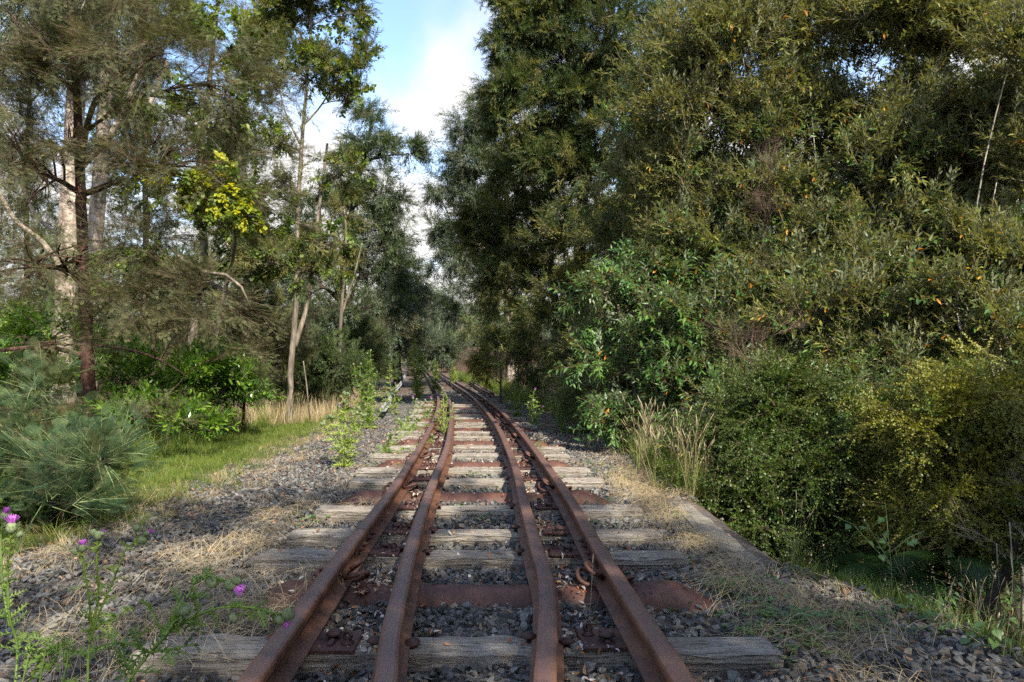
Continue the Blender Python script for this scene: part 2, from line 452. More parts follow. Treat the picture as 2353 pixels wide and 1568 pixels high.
SRC = {}
def library(key, objs_mb, mats):
    c = bpy.data.collections.new('lib_' + key)
    for i, mb in enumerate(objs_mb):
        me = mb.mesh(f'{key}_{i:02d}', mats)
        o = bpy.data.objects.new(f'{key}_{i:02d}', me)
        c.objects.link(o)
    SRC[key] = (c, len(objs_mb))

U = random.uniform
def sprig(L=0.35, n=14, leaf=('lance', 0.09, 0.028), ang=50, tips=0, dead=0.0, curve=0.15, twr=0.0025, droop=0.0, side=0, jit=0.35, simple=False, leafmat_i=0, tipmat=None):
    mb = MB()
    bx, bz = U(-curve, curve), U(-curve, curve)
    def axis(t): return Vector((bx * L * t * t, L * t, bz * L * t * t - droop * L * t * t))
    mb.tube([axis(t) for t in (0, .35, .7, 1)], [twr, twr * .8, twr * .6, twr * .35], 3, 1, False, 0.5)
    stems = [(axis, 0.12, 1.0, n)]
    for s in range(side):
        t0 = U(0.1, 0.8); a0 = axis(t0); th = U(0, 6.28)
        dd = Vector((math.cos(th) * .8, .9, math.sin(th) * .6)).normalized() * L * U(.35, .6)
        f = (lambda a0, dd: (lambda t: a0 + dd * t + Vector((0, 0, -droop * .5 * dd.length * t * t))))(a0, dd)
        mb.tube([f(0), f(.5), f(1)], [twr * .6, twr * .5, twr * .3], 3, 1, False, 0.5)
        stems.append((f, 0.1, 1.0, max(3, n // 2)))
    for f, t0, t1, nn in stems:
        for i in range(nn):
            t = t0 + (t1 - t0) * (i + U(0, .6)) / nn
            p = f(min(t, 1)); d = (f(min(1, t + .05)) - f(max(0, t - .05))).normalized()
            th = i * 2.4 + U(-.4, .4)
            a = R(ang) * U(.75, 1.25) * (1 - 0.45 * t)
            px = d.orthogonal().normalized()
            q = Matrix.Rotation(th, 3, d) @ px
            ld = d * math.cos(a) + q * math.sin(a)
            ld.z -= droop * .5
            ld += Vector((U(-jit, jit), U(-jit, jit), U(-jit, jit))) * .5
            s = U(.7, 1.15) * (1 - .25 * t)
            g = leaf_simple(leaf[1] * s, leaf[2] * s) if simple else leaf_geo(leaf[1] * s, leaf[2] * s, U(.02, .3), U(.05, .35), leaf[0])
            mi = leafmat_i
            if dead and random.random() < dead: mi = 2
            put(mb, g, frame(p, ld, U(-.5, .5)), mi, random.random())
    return mb

def feather(L, n, pl, detail=False, w=0.006):
    """bipinnate leaf: n pinna pairs of length pl; detail: real leaflets"""
    geo = []
    vs, fs = [], []
    def quad(a, b, c, d):
        k = len(vs); vs.extend([a, b, c, d]); fs.append((k, k + 1, k + 2, k + 3))
    quad(Vector((-.0008, 0, 0)), Vector((.0008, 0, 0)), Vector((.0004, L, 0)), Vector((-.0004, L, 0)))
    for i in range(n):
        t = (i + .8) / n
        ln = pl * (math.sin(math.pi * min(1, .25 + .72 * t)) ** .6)
        for sgn in (-1, 1):
            dr = Vector((sgn * .82, .55, -.12)).normalized()
            p0 = Vector((0, L * t, 0)); sd = Vector((-dr.y * sgn, dr.x * sgn, 0)) 
            if not detail:
                a = p0; b = p0 + dr * ln * .5 + sd * w * .5; c = p0 + dr * ln; d = p0 + dr * ln * .5 - sd * w * .5
                quad(a, b, c, d)
            else:
                quad(p0 - sd * .0004, p0 + sd * .0004, p0 + dr * ln + sd * .0002, p0 + dr * ln - sd * .0002)
                m = max(5, int(ln / .0042))
                for k in range(m):
                    q = p0 + dr * ln * (k + .7) / m
                    ll = .0052 * (1 - .3 * k / m)
                    for s2 in (-1, 1):
                        ld = (sd * s2 * .9 + dr * .45).normalized()
                        pr = Vector((-ld.y, ld.x, 0)) * .0009
                        quad(q - pr * .4, q + ld * ll * .5 - pr, q + ld * ll, q + ld * ll * .5 + pr)
    return vs, fs
def wattle_sprig(L=.42, nl=9, fl=.10, np_=9, pl=.035, detail=False, w=.007, side=2):
    mb = MB()
    bx = U(-.2, .2); bz = U(-.15, .1)
    ax = lambda t: Vector((bx * L * t * t, L * t, bz * L * t * t))
    mb.tube([ax(0), ax(.5), ax(1)], [.0028, .002, .001], 3, 1, False, .5)
    fs = [(ax, nl)]
    for s in range(side):
        t0 = U(.1, .6); sg = random.choice((-1, 1)); a0 = ax(t0); dd = Vector((sg * U(.5, .9), .8, U(-.2, .25))).normalized() * L * U(.4, .65)
        g = (lambda a0, dd: (lambda t: a0 + dd * t))(a0, dd)
        mb.tube([g(0), g(1)], [.0015, .0008], 3, 1, False, .5)
        fs.append((g, max(3, nl // 2)))
    for f, n in fs:
        for i in range(n):
            t = (i + U(.2, .8)) / n
            p = f(t); sg = 1 if i % 2 else -1
            d = (f(1) - f(0)).normalized()
            ld = (d * U(.5, .9) + Vector((sg * U(.5, .9), 0, U(-.3, .25))))
            g = feather(fl * U(.75, 1.1), np_, pl, detail, w)
            put(mb, g, frame(p, ld, U(-.5, .5)), 0, random.random())
    return mb

library('olearia', [sprig(.38, 15, ('lance', .088, .027), 52, dead=.007, curve=.15, side=1) for _ in range(7)], [M['olearia'], M['twig_pale'], M['dead']])
library('olearia_lush', [sprig(.32, 13, ('lance', .098, .032), 62, dead=.012, side=1, droop=.15) for _ in range(6)], [M['olearia_lush'], M['twig'], M['dead']])
library('wattle', [wattle_sprig(.46, 7, .085, 8, .030, False, .0042, 3) for _ in range(6)], [M['wattle'], M['twig']])
library('wattle_near', [wattle_sprig(.34, 5, .12, 12, .046, True, .006, 0) for _ in range(4)], [M['wattle_blue'], M['twig_green']])
library('wattle_young', [wattle_sprig(.28, 7, .09, 9, .03, True, .006, 1) for _ in range(3)], [M['wattle'], M['twig_green']])
library('phyll', [sprig(.36, 22, ('lance', .085, .016), 45, simple=True, side=3, droop=.12) for _ in range(6)], [M['phyll'], M['twig']])
library('phyll_gold', [sprig(.36, 20, ('lance', .085, .017), 45, simple=True, side=3, droop=.1) for _ in range(5)], [M['phyll_gold'], M['twig_pale']])
library('gum', [sprig(.6, 20, ('lance', .13, .026), 60, simple=True, side=4, droop=.6) for _ in range(5)], [M['gum'], M['twig_pale']])
library('tiny', [sprig(.34, 30, ('round', .023, .017), 70, simple=True, side=6, droop=.45, twr=.0015) for _ in range(6)], [M['tiny'], M['twig']])
library('tiny_gold', [sprig(.32, 30, ('round', .022, .017), 70, simple=True, side=7, droop=.15, twr=.0015) for _ in range(6)], [M['tiny_gold'], M['twig']])
library('laurel', [sprig(.30, 9, ('obov', .135, .046), 55, curve=.1, jit=.25) for _ in range(5)], [M['laurel'], M['twig_green']])
library('maple', [sprig(.34, 12, ('round', .085, .075), 75, droop=.3, side=1) for _ in range(5)], [M['maple'], M['twig']])
library('maple_yellow', [sprig(.30, 12, ('round', .085, .075), 75, droop=.3, side=1) for _ in range(4)], [M['maple_yellow'], M['twig']])
def deadtwig():
    mb = MB()
    def br(p, d, L, r, lev):
        q = p + d * L
        mid = p + d * L * .5 + Vector((U(-1, 1), U(-1, 1), U(-1, 1))) * L * .08
        mb.tube([p, mid, q], [r, r * .8, r * .55], 3, 0, False, U(0, 1))
        if lev:
            for _ in range(3):
                nd = (d + Vector((U(-1, 1), U(-1, 1), U(-.6, 1))) * .8).normalized()
                br(p.lerp(q, U(.35, 1)), nd, L * U(.5, .75), r * .55, lev - 1)
    br(Vector((0, 0, 0)), Vector((0, 1, 0)), .22, .0022, 3)
    return mb
library('deadtwig', [deadtwig() for _ in range(5)], [M['twig_pale']])
library('deadtwig_brown', [deadtwig() for _ in range(5)], [M['twig']])
# leaf litter
def litter_leaf(mat, L, W):
    mb = MB(); vs, fs = leaf_geo(L, W, U(-.5, .6), U(-.9, .9)); 
    vs = [Vector((v[0], v[1] - L / 2, v[2] + .006)) + Vector((0, 0, U(-.1, .1) * W)) for v in vs]
    mb.add(vs, fs, mat, random.random()); return mb
library('litter', [litter_leaf(0, U(.022, .055), U(.010, .018)) for _ in range(8)], [M['litter']])
library('litter_pale', [litter_leaf(0, U(.02, .04), U(.010, .02)) for _ in range(8)], [M['litter_pale']])
# grass
def tuft(n, h, spread, w, lean, mat=0):
    mb = MB()
    for i in range(n):
        th = U(0, 6.28); r = U(0, spread); hh = h * U(.45, 1.1)
        b = Vector((r * math.cos(th), r * math.sin(th), 0)); th2 = th + U(-1, 1)
        d = Vector((math.cos(th2), math.sin(th2), 0)); s = Vector((-d.y, d.x, 0)) * w / 2
        le = lean * U(.3, 1.4)
        pts = [(0, 0, 1), (.35, .3, .9), (.7, .6 + .15, .6), (1, 1.1, 0.05)]
        vs = []
        for t, out_, ww in pts:
            p = b + d * (hh * le * t * t) + Vector((0, 0, hh * t * (1 - .35 * min(1.2, le) * t)))
            vs += [p - s * ww, p + s * ww]
        mb.add(vs, [(0, 1, 3, 2), (2, 3, 5, 4), (4, 5, 7, 6)], mat, random.random())
    return mb
library('grass', [tuft(26, .16, .07, .0032, .6) for _ in range(6)], [M['grass']])
library('grass_tall', [tuft(22, .42, .07, .0045, .5) for _ in range(5)], [M['grass']])
library('grass_dry', [tuft(24, .18, .08, .0028, .8) for _ in range(5)], [M['straw']])
library('grass_dry_tall', [tuft(26, .55, .09, .004, .4) for _ in range(4)], [M['straw']])
def strawlay(n, L):
    mb = MB()
    for i in range(n):
        th = random.gauss(0, .5) + (math.pi if U(0, 1) < .5 else 0); ln = L * U(.4, 1.2)
        p = Vector((U(-.12, .12), U(-.09, .09), U(.0, .03))); d = Vector((math.cos(th), math.sin(th), 0)); s = Vector((-d.y, d.x, 0))
        bow = U(-.25, .25); hz = U(.01, .07)
        vs = []
        for t in (0, .25, .5, .75, 1):
            q = p + d * ln * (t - .5) + s * bow * ln * (t - .5) ** 2 + Vector((0, 0, hz * math.sin(math.pi * t) ** 1.0 + .002))
            ww = .0008 * (1 - .5 * t)
            up = Vector((0, 0, 1)) * ww * .8
            vs += [q - s * ww + up * 0, q + s * ww + up]
        mb.add(vs, [(0, 1, 3, 2), (2, 3, 5, 4), (4, 5, 7, 6), (6, 7, 9, 8)], 0, random.random())
    return mb
library('straw', [strawlay(18, .26) for _ in range(6)], [M['straw']])
def seedstalk(n, h, lean=.18, mats=(0, 1)):
    mb = MB()
    for i in range(n):
        th = U(0, 6.28); b = Vector((U(-.05, .05), U(-.05, .05), 0)); hh = h * U(.6, 1.1); le = lean * U(.2, 1.8)
        d = Vector((math.cos(th), math.sin(th), 0))
        f = lambda t: b + d * (le * hh * t * t) + Vector((0, 0, hh * t * (1 - .1 * le * t)))
        mb.tube([f(0), f(.4), f(.75), f(1)], [.0012, .0011, .0009, .0006], 3, 0, False, random.random())
        e = f(1); dr = (f(1) - f(.9)).normalized() + d * .15
        sl = U(.05, .10)
        mb.tube([e - dr * .01, e + dr * sl * .3, e + dr * sl * .7, e + dr * sl], [.0008, .0030, .0028, .0006], 4, 1, False, random.random())
        for k in range(2):
            t0 = U(.05, .3); p = f(t0); th2 = U(0, 6.28); d2 = Vector((math.cos(th2), math.sin(th2), 0)); ln = hh * U(.3, .5)
            s = Vector((-d2.y, d2.x, 0)) * .0022
            q = p + d2 * ln * .4 + Vector((0, 0, ln * .7)); r_ = p + d2 * ln + Vector((0, 0, ln * .5))
            mb.add([p - s, p + s, q + s, q - s, r_], [(0, 1, 2, 3), (3, 2, 4)], 2, random.random())
    return mb
library('seedstalk', [seedstalk(4, .62) for _ in range(6)], [M['straw'], M['seed'], M['grass']])
# stones
def stone_mb():
    mb = MB(); bm = bmesh.new()
    n = random.randint(9, 13)
    sx, sy, sz = U(.75, 1.25), U(.6, 1.0), U(.4, .72)
    for i in range(n):
        v = Vector((random.gauss(0, 1), random.gauss(0, 1), random.gauss(0, 1))).normalized()
        v *= U(.85, 1.1)
        bm.verts.new((v.x * sx * .5, v.y * sy * .5, v.z * sz * .5))
    bmesh.ops.convex_hull(bm, input=bm.verts)
    bm.verts.ensure_lookup_table(); bm.verts.index_update()
    mb.add([v.co.copy() for v in bm.verts], [tuple(v.index for v in f.verts) for f in bm.faces], 0, 0.5)
    bm.free(); return mb
library('stone', [stone_mb() for _ in range(16)], [M['stone']])
def clover():
    mb = MB()
    for i in range(16):
        th = U(0, 6.28); r = U(.01, .10); p = Vector((r * math.cos(th), r * math.sin(th), U(.01, .05)))
        mb.tube([Vector((r * .4 * math.cos(th), r * .4 * math.sin(th), 0)), p], [.0008, .0006], 3, 1, False)
        for k in range(3):
            a = th + k * 2.1; put(mb, leaf_simple(.022, .016), frame(p, (math.cos(a), math.sin(a), .25), 0), 0, random.random())
    return mb
library('groundweed', [clover() for _ in range(5)], [M['poplar'], M['twig_green']])

NG = {}
def nodegroup(key):
    if key in NG: return NG[key]
    g = bpy.data.node_groups.new('scatter_' + key, 'GeometryNodeTree')
    g.interface.new_socket('Geometry', in_out='INPUT', socket_type='NodeSocketGeometry')
    g.interface.new_socket('Geometry', in_out='OUTPUT', socket_type='NodeSocketGeometry')
    n, l = g.nodes, g.links
    gi = n.new('NodeGroupInput'); go = n.new('NodeGroupOutput')
    ci = n.new('GeometryNodeCollectionInfo'); ci.inputs['Collection'].default_value = SRC[key][0]
    ci.inputs['Separate Children'].default_value = True; ci.inputs['Reset Children'].default_value = True
    ip = n.new('GeometryNodeInstanceOnPoints')
    ip.inputs['Pick Instance'].default_value = True
    def attr(name, typ):
        a = n.new('GeometryNodeInputNamedAttribute'); a.data_type = typ; a.inputs['Name'].default_value = name
        return a.outputs[0]
    l.new(gi.outputs[0], ip.inputs['Points'])
    l.new(ci.outputs[0], ip.inputs['Instance'])
    l.new(attr('idx', 'INT'), ip.inputs['Instance Index'])
    er = n.new('FunctionNodeEulerToRotation'); l.new(attr('rot', 'FLOAT_VECTOR'), er.inputs[0])
    l.new(er.outputs[0], ip.inputs['Rotation'])
    l.new(attr('scl', 'FLOAT'), ip.inputs['Scale'])
    l.new(ip.outputs[0], go.inputs[0])
    NG[key] = g
    return g

NINST = 0
def scatter(name, key, pts, rot, scl, parent=None, **tags):
    """one object whose vertices carry sprigs; pts/rot (n,3), scl (n,)"""
    global NINST
    pts = np.asarray(pts, dtype=np.float32).reshape(-1, 3); n = len(pts); NINST += n
    org = np.array(parent.location if parent is not None else (0, 0, 0), dtype=np.float32)
    me = bpy.data.meshes.new(name)
    me.vertices.add(n); me.vertices.foreach_set('co', (pts - org).ravel())
    a = me.attributes.new('rot', 'FLOAT_VECTOR', 'POINT'); a.data.foreach_set('vector', np.asarray(rot, dtype=np.float32).ravel())
    a = me.attributes.new('scl', 'FLOAT', 'POINT'); a.data.foreach_set('value', np.asarray(scl, dtype=np.float32))
    a = me.attributes.new('idx', 'INT', 'POINT'); a.data.foreach_set('value', rng.integers(0, SRC[key][1], n).astype(np.int32))
    o = bpy.data.objects.new(name, me)
    COL.objects.link(o)
    md = o.modifiers.new('scatter', 'NODES'); md.node_group = nodegroup(key)
    if parent is not None: o.parent = parent
    tag(o, **tags)
    return o

def dir_euler(d, roll=None):
    """Euler XYZ turning +Y onto each direction row in d, up kept roughly up"""
    d = d / np.maximum(1e-9, np.linalg.norm(d, axis=1, keepdims=True))
    yaw = np.arctan2(-d[:, 0], d[:, 1]); pitch = np.arcsin(np.clip(d[:, 2], -1, 1))
    r = rng.normal(0, .5, len(d)) if roll is None else roll
    # XYZ euler order applies X first, then Y, then Z: put pitch on X, yaw on Z, tiny roll through Y
    return np.stack([pitch, r * .35 * np.cos(pitch), yaw], 1)

# ------------------------------------------------------------------ ground shape
def edge_right(y):
    return np.interp(y, [-12, 0, 2.6, 3.3, 3.9, 5.4, 7, 10.5, 14, 18, 26, 40, 80], [3.0, 2.35, 1.83, 1.6, 1.36, 1.34, 1.42, 1.40, 1.05, .55, -.3, -2.4, -8])
TD = [1.0, 1.93, 2.79, 3.36, 4.54, 6.47, 7.69, 9.44, 12.3, 17.4, 25.3, 32.4, 47, 70, 100]
TX = [-.095, -.12, -.155, -.177, -.21, -.305, -.372, -.482, -.69, -1.16, -2.05, -2.95, -4.85, -8.2, -13.5]
def catmull(xs, ys, x):
    xs = np.array(xs, float); ys = np.array(ys, float)
    m = np.gradient(ys, xs)
    i = np.clip(np.searchsorted(xs, x) - 1, 0, len(xs) - 2)
    h = xs[i + 1] - xs[i]; t = (x - xs[i]) / h
    t = np.where(t < 0, 0 * t, t); 
    a = (1 + 2 * t) * (1 - t) ** 2 * ys[i] + t * (1 - t) ** 2 * h * m[i] + t * t * (3 - 2 * t) * ys[i + 1] + t * t * (t - 1) * h * m[i + 1]
    return np.where(x < xs[0], ys[0] + (x - xs[0]) * m[0], a)
def track_x(y): return catmull(TD, TX, np.asarray(y, float))
def rise(y): return np.interp(y, [0, 26, 45, 75, 120, 300], [0, 0, .12, .62, 1.5, 9])
def sst(a, b, x):
    t = np.clip((x - a) / (b - a), 0, 1); return t * t * (3 - 2 * t)
def vnoise(x, y, s, seed=0):
    """cheap smooth value noise"""
    x = np.asarray(x, float) * s + seed * 17.3; y = np.asarray(y, float) * s + seed * 9.1
    return (np.sin(x * 1.7 + np.sin(y * 1.3) * 1.5) + np.sin(y * 2.1 + np.sin(x * 1.9 + 1.3) * 1.3) + np.sin((x + y) * 1.1 + 2)) / 3
def left_edge(y): return np.interp(y, [-12, 2, 3.85, 4.5, 6.7, 10.5, 14, 20, 40, 80], [-2.9, -2.8, -2.66, -2.46, -2.68, -2.95, -3.2, -3.9, -7.6, -13])
def gz(x, y):
    x = np.asarray(x, float); y = np.asarray(y, float)
    tx = track_x(y)
    z = -0.090 + .012 * vnoise(x, y, 2.3) + rise(y) + .030 * (1 - sst(.5, .9, np.abs(x - tx))) + .03 * sst(.7, 1.1, x - tx)
    z = z - .03 * sst(1.0, 1.5, np.abs(x - tx)) 
    er = edge_right(y)
    t = x - er
    deep = np.interp(y, [-12, 9, 13, 18, 26, 90], [2.6, 2.6, 1.5, .5, .15, .1])
    z = z - deep * sst(-.03, 1.7, t) - .35 * sst(1.2, 6, t) * (deep > 1)
    z = z + np.interp(y, [0, 20, 30, 60, 100], [0, 0, 1.3, 2.2, 2.2]) * sst(.6, 3.2, t)
    le = left_edge(y)
    z = z - .07 * sst(0, 1.2, le - x) + .05 * vnoise(x, y, .7, 3) * sst(0, 1.5, le - x)
    z = z + np.interp(y, [0, 15, 30, 80], [0, .0, .6, 1.5]) * sst(1.5, 9, le - x)
    return z

xs = np.unique(np.concatenate([np.linspace(-80, -10, 29), np.linspace(-10, 8, 151), np.linspace(8, 80, 27)]))
ys = np.unique(np.concatenate([np.linspace(-30, 0, 13), np.linspace(0, 22, 180), np.linspace(22, 120, 90), np.linspace(120, 600, 25)]))
GX, GY = np.meshgrid(xs, ys)
GZ = gz(GX, GY) + .008 * vnoise(GX, GY, 9, 5)
# distant hills close the horizon
GZ = GZ + np.interp(GY, [0, 130, 300, 600], [0, 0, 10, 26]) + np.interp(np.abs(GX + 8), [0, 30, 80], [0, 0, 6])
verts = np.stack([GX.ravel(), GY.ravel(), GZ.ravel()], 1)
nx, ny = len(xs), len(ys)
ii = np.arange(nx * ny).reshape(ny, nx)
faces = np.stack([ii[:-1, :-1].ravel(), ii[:-1, 1:].ravel(), ii[1:, 1:].ravel(), ii[1:, :-1].ravel()], 1)
me = bpy.data.meshes.new('ground')
me.from_pydata(verts.tolist(), [], faces.tolist())
me.polygons.foreach_set('use_smooth', np.ones(len(faces), dtype=bool))
me.materials.append(M['ground'])
bed = (1 - sst(-.05, .25, GX - edge_right(GY))) * (1 - sst(0, .5, left_edge(GY) - GX)) * (1 - .55 * sst(18, 30, GY))
turf = sst(0, .6, left_edge(GY) - GX) * (1 - sst(3.5, 7, left_edge(GY) - GX))
for nm, arr in (('bed', bed), ('turf', turf)):
    a = me.attributes.new(nm, 'FLOAT', 'POINT'); a.data.foreach_set('value', arr.ravel().astype(np.float32))
go = bpy.data.objects.new('ground', me); COL.objects.link(go); tag(go, kind='structure')

# ------------------------------------------------------------------ rails
def rail_profile():
    # half profile (x, z), flat-bottom rail 0.110 high
    r = [(.052, 0), (.052, .007), (.030, .013), (.010, .019), (.0075, .030), (.0070, .066), (.010, .075), (.031, .082), (.0325, .100), (.029, .107), (.020, .110), (0.007, .111)]
    full = r + [(-x, z) for x, z in reversed(r)]
    return full
PROF = rail_profile()
def sweep(mb, path, prof, mat=0, cap=True):
    n = len(path); k = len(prof); vs = []; fs = []
    for i, p in enumerate(path):
        a = path[max(0, i - 1)]; b = path[min(n - 1, i + 1)]
        d = Vector((b[0] - a[0], b[1] - a[1], 0)).normalized(); s = Vector((d.y, -d.x, 0))
        for x, z in prof:
            vs.append(Vector(p) + s * x + Vector((0, 0, z)))
    for i in range(n - 1):
        for j in range(k):
            j2 = (j + 1) % k
            fs.append((i * k + j, i * k + j2, (i + 1) * k + j2, (i + 1) * k + j))
    if cap:
        fs.append(tuple(range(k))); fs.append(tuple((n - 1) * k + j for j in range(k))[::-1])
    mb.add(vs, fs, mat)

def d_of(y, h=.83): return h * F / (y - HY)
HG = .572
lo = lambda y: track_x(y) - HG
ro = lambda y: track_x(y) + HG
LI = [(885, 1568), (895.6, 1463), (921.6, 1343.7), (955.7, 1217), (979, 1149), (1001, 1090), (1016, 1056), (1028, 1021.6), (1034, 987.5), (1037, 953.3), (1032.5, 919)]
RI = [(1251, 1568), (1257, 1463), (1258, 1388), (1252, 1313), (1234, 1258), (1223, 1217), (1204, 1149), (1190, 1090), (1179, 1056), (1164.7, 1021.6), (1148.6, 987.5), (1125, 953), (1094, 919)]
lid = [d_of(y) for _, y in LI]; lix = [(x - CX) * .83 / (y - HY) for x, y in LI]
rid = [d_of(y) for _, y in RI]; rix = [(x - CX) * .83 / (y - HY) for x, y in RI]
lid = [1.0] + lid + [25.3, 32.4, 47, 70]; lix = [-.29] + lix + [lo(25.3) + .27, lo(32.4) + .27, lo(47) + .27, lo(70) + .27]
rid = [1.0] + rid + [25.3, 32.4, 47, 70]; rix = [.075] + rix + [ro(25.3) - .26, ro(32.4) - .26, ro(47) - .27, ro(70) - .27]
li = lambda y: catmull(lid, lix, np.asarray(y, float))
ri = lambda y: catmull(rid, rix, np.asarray(y, float))

def rail(fn, y0, y1, label, zb=.014, name='rail', mat='rail', group='rusty rails of the narrow gauge line', gap=.004, parts=None):
    root_loc = (float(fn(y0)), y0, 0)
    ysx = np.concatenate([np.arange(y0 + gap, min(y1, 20), .12), np.arange(max(y0 + gap, 20), y1, .8), [y1 - gap]])
    ysx = np.unique(np.round(ysx, 4))
    mb = MB()
    sweep(mb, [(float(fn(y)), float(y), zb + float(rise(y))) for y in ysx], PROF)
    root = bpy.data.objects.new(name, mb.mesh(name, [M[mat]], False, (root_loc[0], root_loc[1], zb)))
    root.location = (root_loc[0], root_loc[1], zb)
    COL.objects.link(root)
    tag(root, label, 'rail', group)
    # smooth only long bends: keep the crisp profile
    return root
def fishplates(root, fn, yj, sides=(-1, 1), length=.46, zb=.014):
    for s in sides:
        mb = MB()
        pr = [(s * .010, .024), (s * .021, .026), (s * .0235, .045), (s * .0235, .058), (s * .018, .074), (s * .010, .074)]
        if s > 0: pr = pr[::-1]
        sweep(mb, [(float(fn(y)), float(y), zb) for y in np.linspace(yj - length / 2, yj + length / 2, 7)], pr)
        p = mb.build('fishplate', M['plate'], root)
        for q in (-.17, -.07, .07, .17):
            b = MB(); y = yj + q; x = float(fn(y))
            b.lathe((x + s * .0236, y, zb + .051), [(.015, 0), (.015, .012), (.0085, .0125), (.0085, .024)], 6, 0, (s, 0, 0))
            o = b.mesh('bolt', [M['plate']], False, root.location)
            ob = bpy.data.objects.new('bolt', o); COL.objects.link(ob); ob.parent = p

JL, JR, JI = 3.72, 3.55, 7.55
r1 = rail(lo, .6, JL, 'broad rusty outer rail on the thistle side, nearest length running out of the frame')
r2 = rail(lo, JL, 19.5, 'outer rail on the thistle side, middle length with bluish worn tread bending into the weeds')
r3 = rail(ro, .6, JR, 'outer rail on the bush side, nearest length with a joint beside the straw verge')
r4 = rail(ro, JR, 21, 'outer rail on the bush side, long middle length curving past the tall grass')
r5 = rail(li, .6, JI, 'inner guard rail on the thistle side, front length from the nearest sleeper', .006, 'guard_rail', group='inner guard rails')
r6 = rail(li, JI, 17.9, 'inner guard rail on the thistle side, rear length ending blunt beside tall thistles', .006, 'guard_rail', group='inner guard rails')
r7 = rail(ri, .6, JI, 'inner guard rail on the bush side, front length with the slight kink', .006, 'guard_rail', group='inner guard rails')
r8 = rail(ri, JI, 24, 'inner guard rail on the bush side, rear length following the curve', .006, 'guard_rail', group='inner guard rails')
r9 = rail(lo, 20.4, 68, 'far outer rail beyond the clump of thistles, sunk in dry grass', .014)
r10 = rail(ro, 21, 68, 'far outer rail curving away below the brown bank', .014)
r11 = rail(li, 27, 60, 'short far inner rail showing between the distant thistles', .006, 'guard_rail', group='inner guard rails')
r12 = rail(ri, 24, 60, 'far inner rail running close beside the outer rail on the curve', .006, 'guard_rail', group='inner guard rails')
fishplates(r1, lo, JL, (1,)); fishplates(r3, ro, JR, (-1,))
fishplates(r5, li, JI, (1,), zb=.006); fishplates(r7, ri, JI, (-1,), zb=.006)
# siding rail on the far side of the platform-like strip, worn silver
sx = lambda y: np.interp(y, [14, 16.6, 22, 30, 47], [-2.45, -2.77, -3.6, -4.55, -6.8])
rs = rail(sx, 14.2, 47, 'silvery siding rail among brown grass across the overgrown strip', .05, 'siding_rail', 'siding_rail', 'siding rails')
sp = lambda y: np.interp(y, [20, 24.7, 30, 36], [-.35, -.92, -1.45, -2.07])
rail(sp, 22.5, 36, 'loose spare rail lying in the grass beyond the outer rail', -.02, 'spare_rail', 'rail', 'spare rails lying beside the line')
sp2 = lambda y: np.interp(y, [20, 24.7, 30, 36], [-.22, -.78, -1.31, -1.93])
rail(sp2, 22.8, 34.5, 'second loose spare rail lying against the first by the weeds', -.02, 'spare_rail', 'rail', 'spare rails lying beside the line')
# log/rail lying across the far bed
mb = MB(); a = at(974, 845, 72); b_ = at(1037, 842, 76)
mb.tube([a, a.lerp(b_, .5) + Vector((0, 0, -.05)), b_], .11, 6)
o = mb.build('cross_rail', M['plate']); tag(o, 'dark beam lying across the far end of the brown track bed', 'beam')

# ------------------------------------------------------------------ fastenings (shared meshes, built round the origin)
def me_plate(slots=True):
    mb = MB()
    mb.box((0, 0, .0065), (.30, .175, .013), 0, 0, .003)
    # raised lugs each side of the rail foot
    mb.box((.064, -.035, .018), (.018, .045, .012), 0, 0, .003)
    mb.box((.064, .045, .018), (.018, .035, .012), 0, 0, .003)
    mb.box((-.064, .035, .018), (.018, .045, .012), 0, 0, .003)
    return mb.mesh('tie_plate', [M['plate']])
PLATE = me_plate()
def me_bolt():
    mb = MB()
    mb.lathe((0, 0, 0), [(.022, 0), (.022, .005), (.013, .006), (.013, .012)], 10)
    # eye standing on the washer
    pts = [Vector((0, math.cos(t) * .0, 0)) for t in ()]
    ring = []
    for k in range(11):
        t = 2 * math.pi * k / 10
        ring.append(Vector((math.cos(t) * .013, 0, .026 + math.sin(t) * .013)))
    mb.tube(ring, .0065, 6, 0, False)
    return mb.mesh('eye_bolt', [M['plate']], True)
BOLT = me_bolt()
def me_spike():
    mb = MB()
    mb.lathe((0, 0, 0), [(.009, -.02), (.009, .012), (.027, .010), (.030, .014), (.024, .021), (.010, .026), (.002, .027)], 9)
    return mb.mesh('spike', [M['plate']], True)
SPIKE = me_spike()
def me_clip():
    # bent bar: a loop that stands up, folds over the rail foot and runs back
    pts = [(.005, .035, .012), (.045, .040, .016), (.078, .030, .030), (.088, .0, .052), (.072, -.030, .062), (.035, -.038, .050), (.004, -.028, .040), (-.010, .004, .040), (.004, .034, .050), (.030, .046, .066), (.050, .040, .085), (.055, .012, .094), (.042, -.008, .088), (.022, -.004, .070)]
    P_ = [Vector(p) for p in pts]
    sm = []
    for i in range(len(P_) - 1):
        p0 = P_[max(0, i - 1)]; p1 = P_[i]; p2 = P_[i + 1]; p3 = P_[min(len(P_) - 1, i + 2)]
        for k in range(4):
            t = k / 4
            sm.append(.5 * ((2 * p1) + (-p0 + p2) * t + (2 * p0 - 5 * p1 + 4 * p2 - p3) * t * t + (-p0 + 3 * p1 - 3 * p2 + p3) * t ** 3))
    sm.append(P_[-1])
    mb = MB(); mb.tube(sm, .0095, 8)
    return mb.mesh('spring_clip', [M['rust']], True)
CLIP = me_clip()
def me_nut():
    mb = MB(); mb.lathe((0, 0, 0), [(.030, 0), (.026, .010), (.016, .012), (.016, .028), (.010, .029), (.010, .036)], 8)
    return mb.mesh('nut', [M['plate']])
NUT = me_nut()
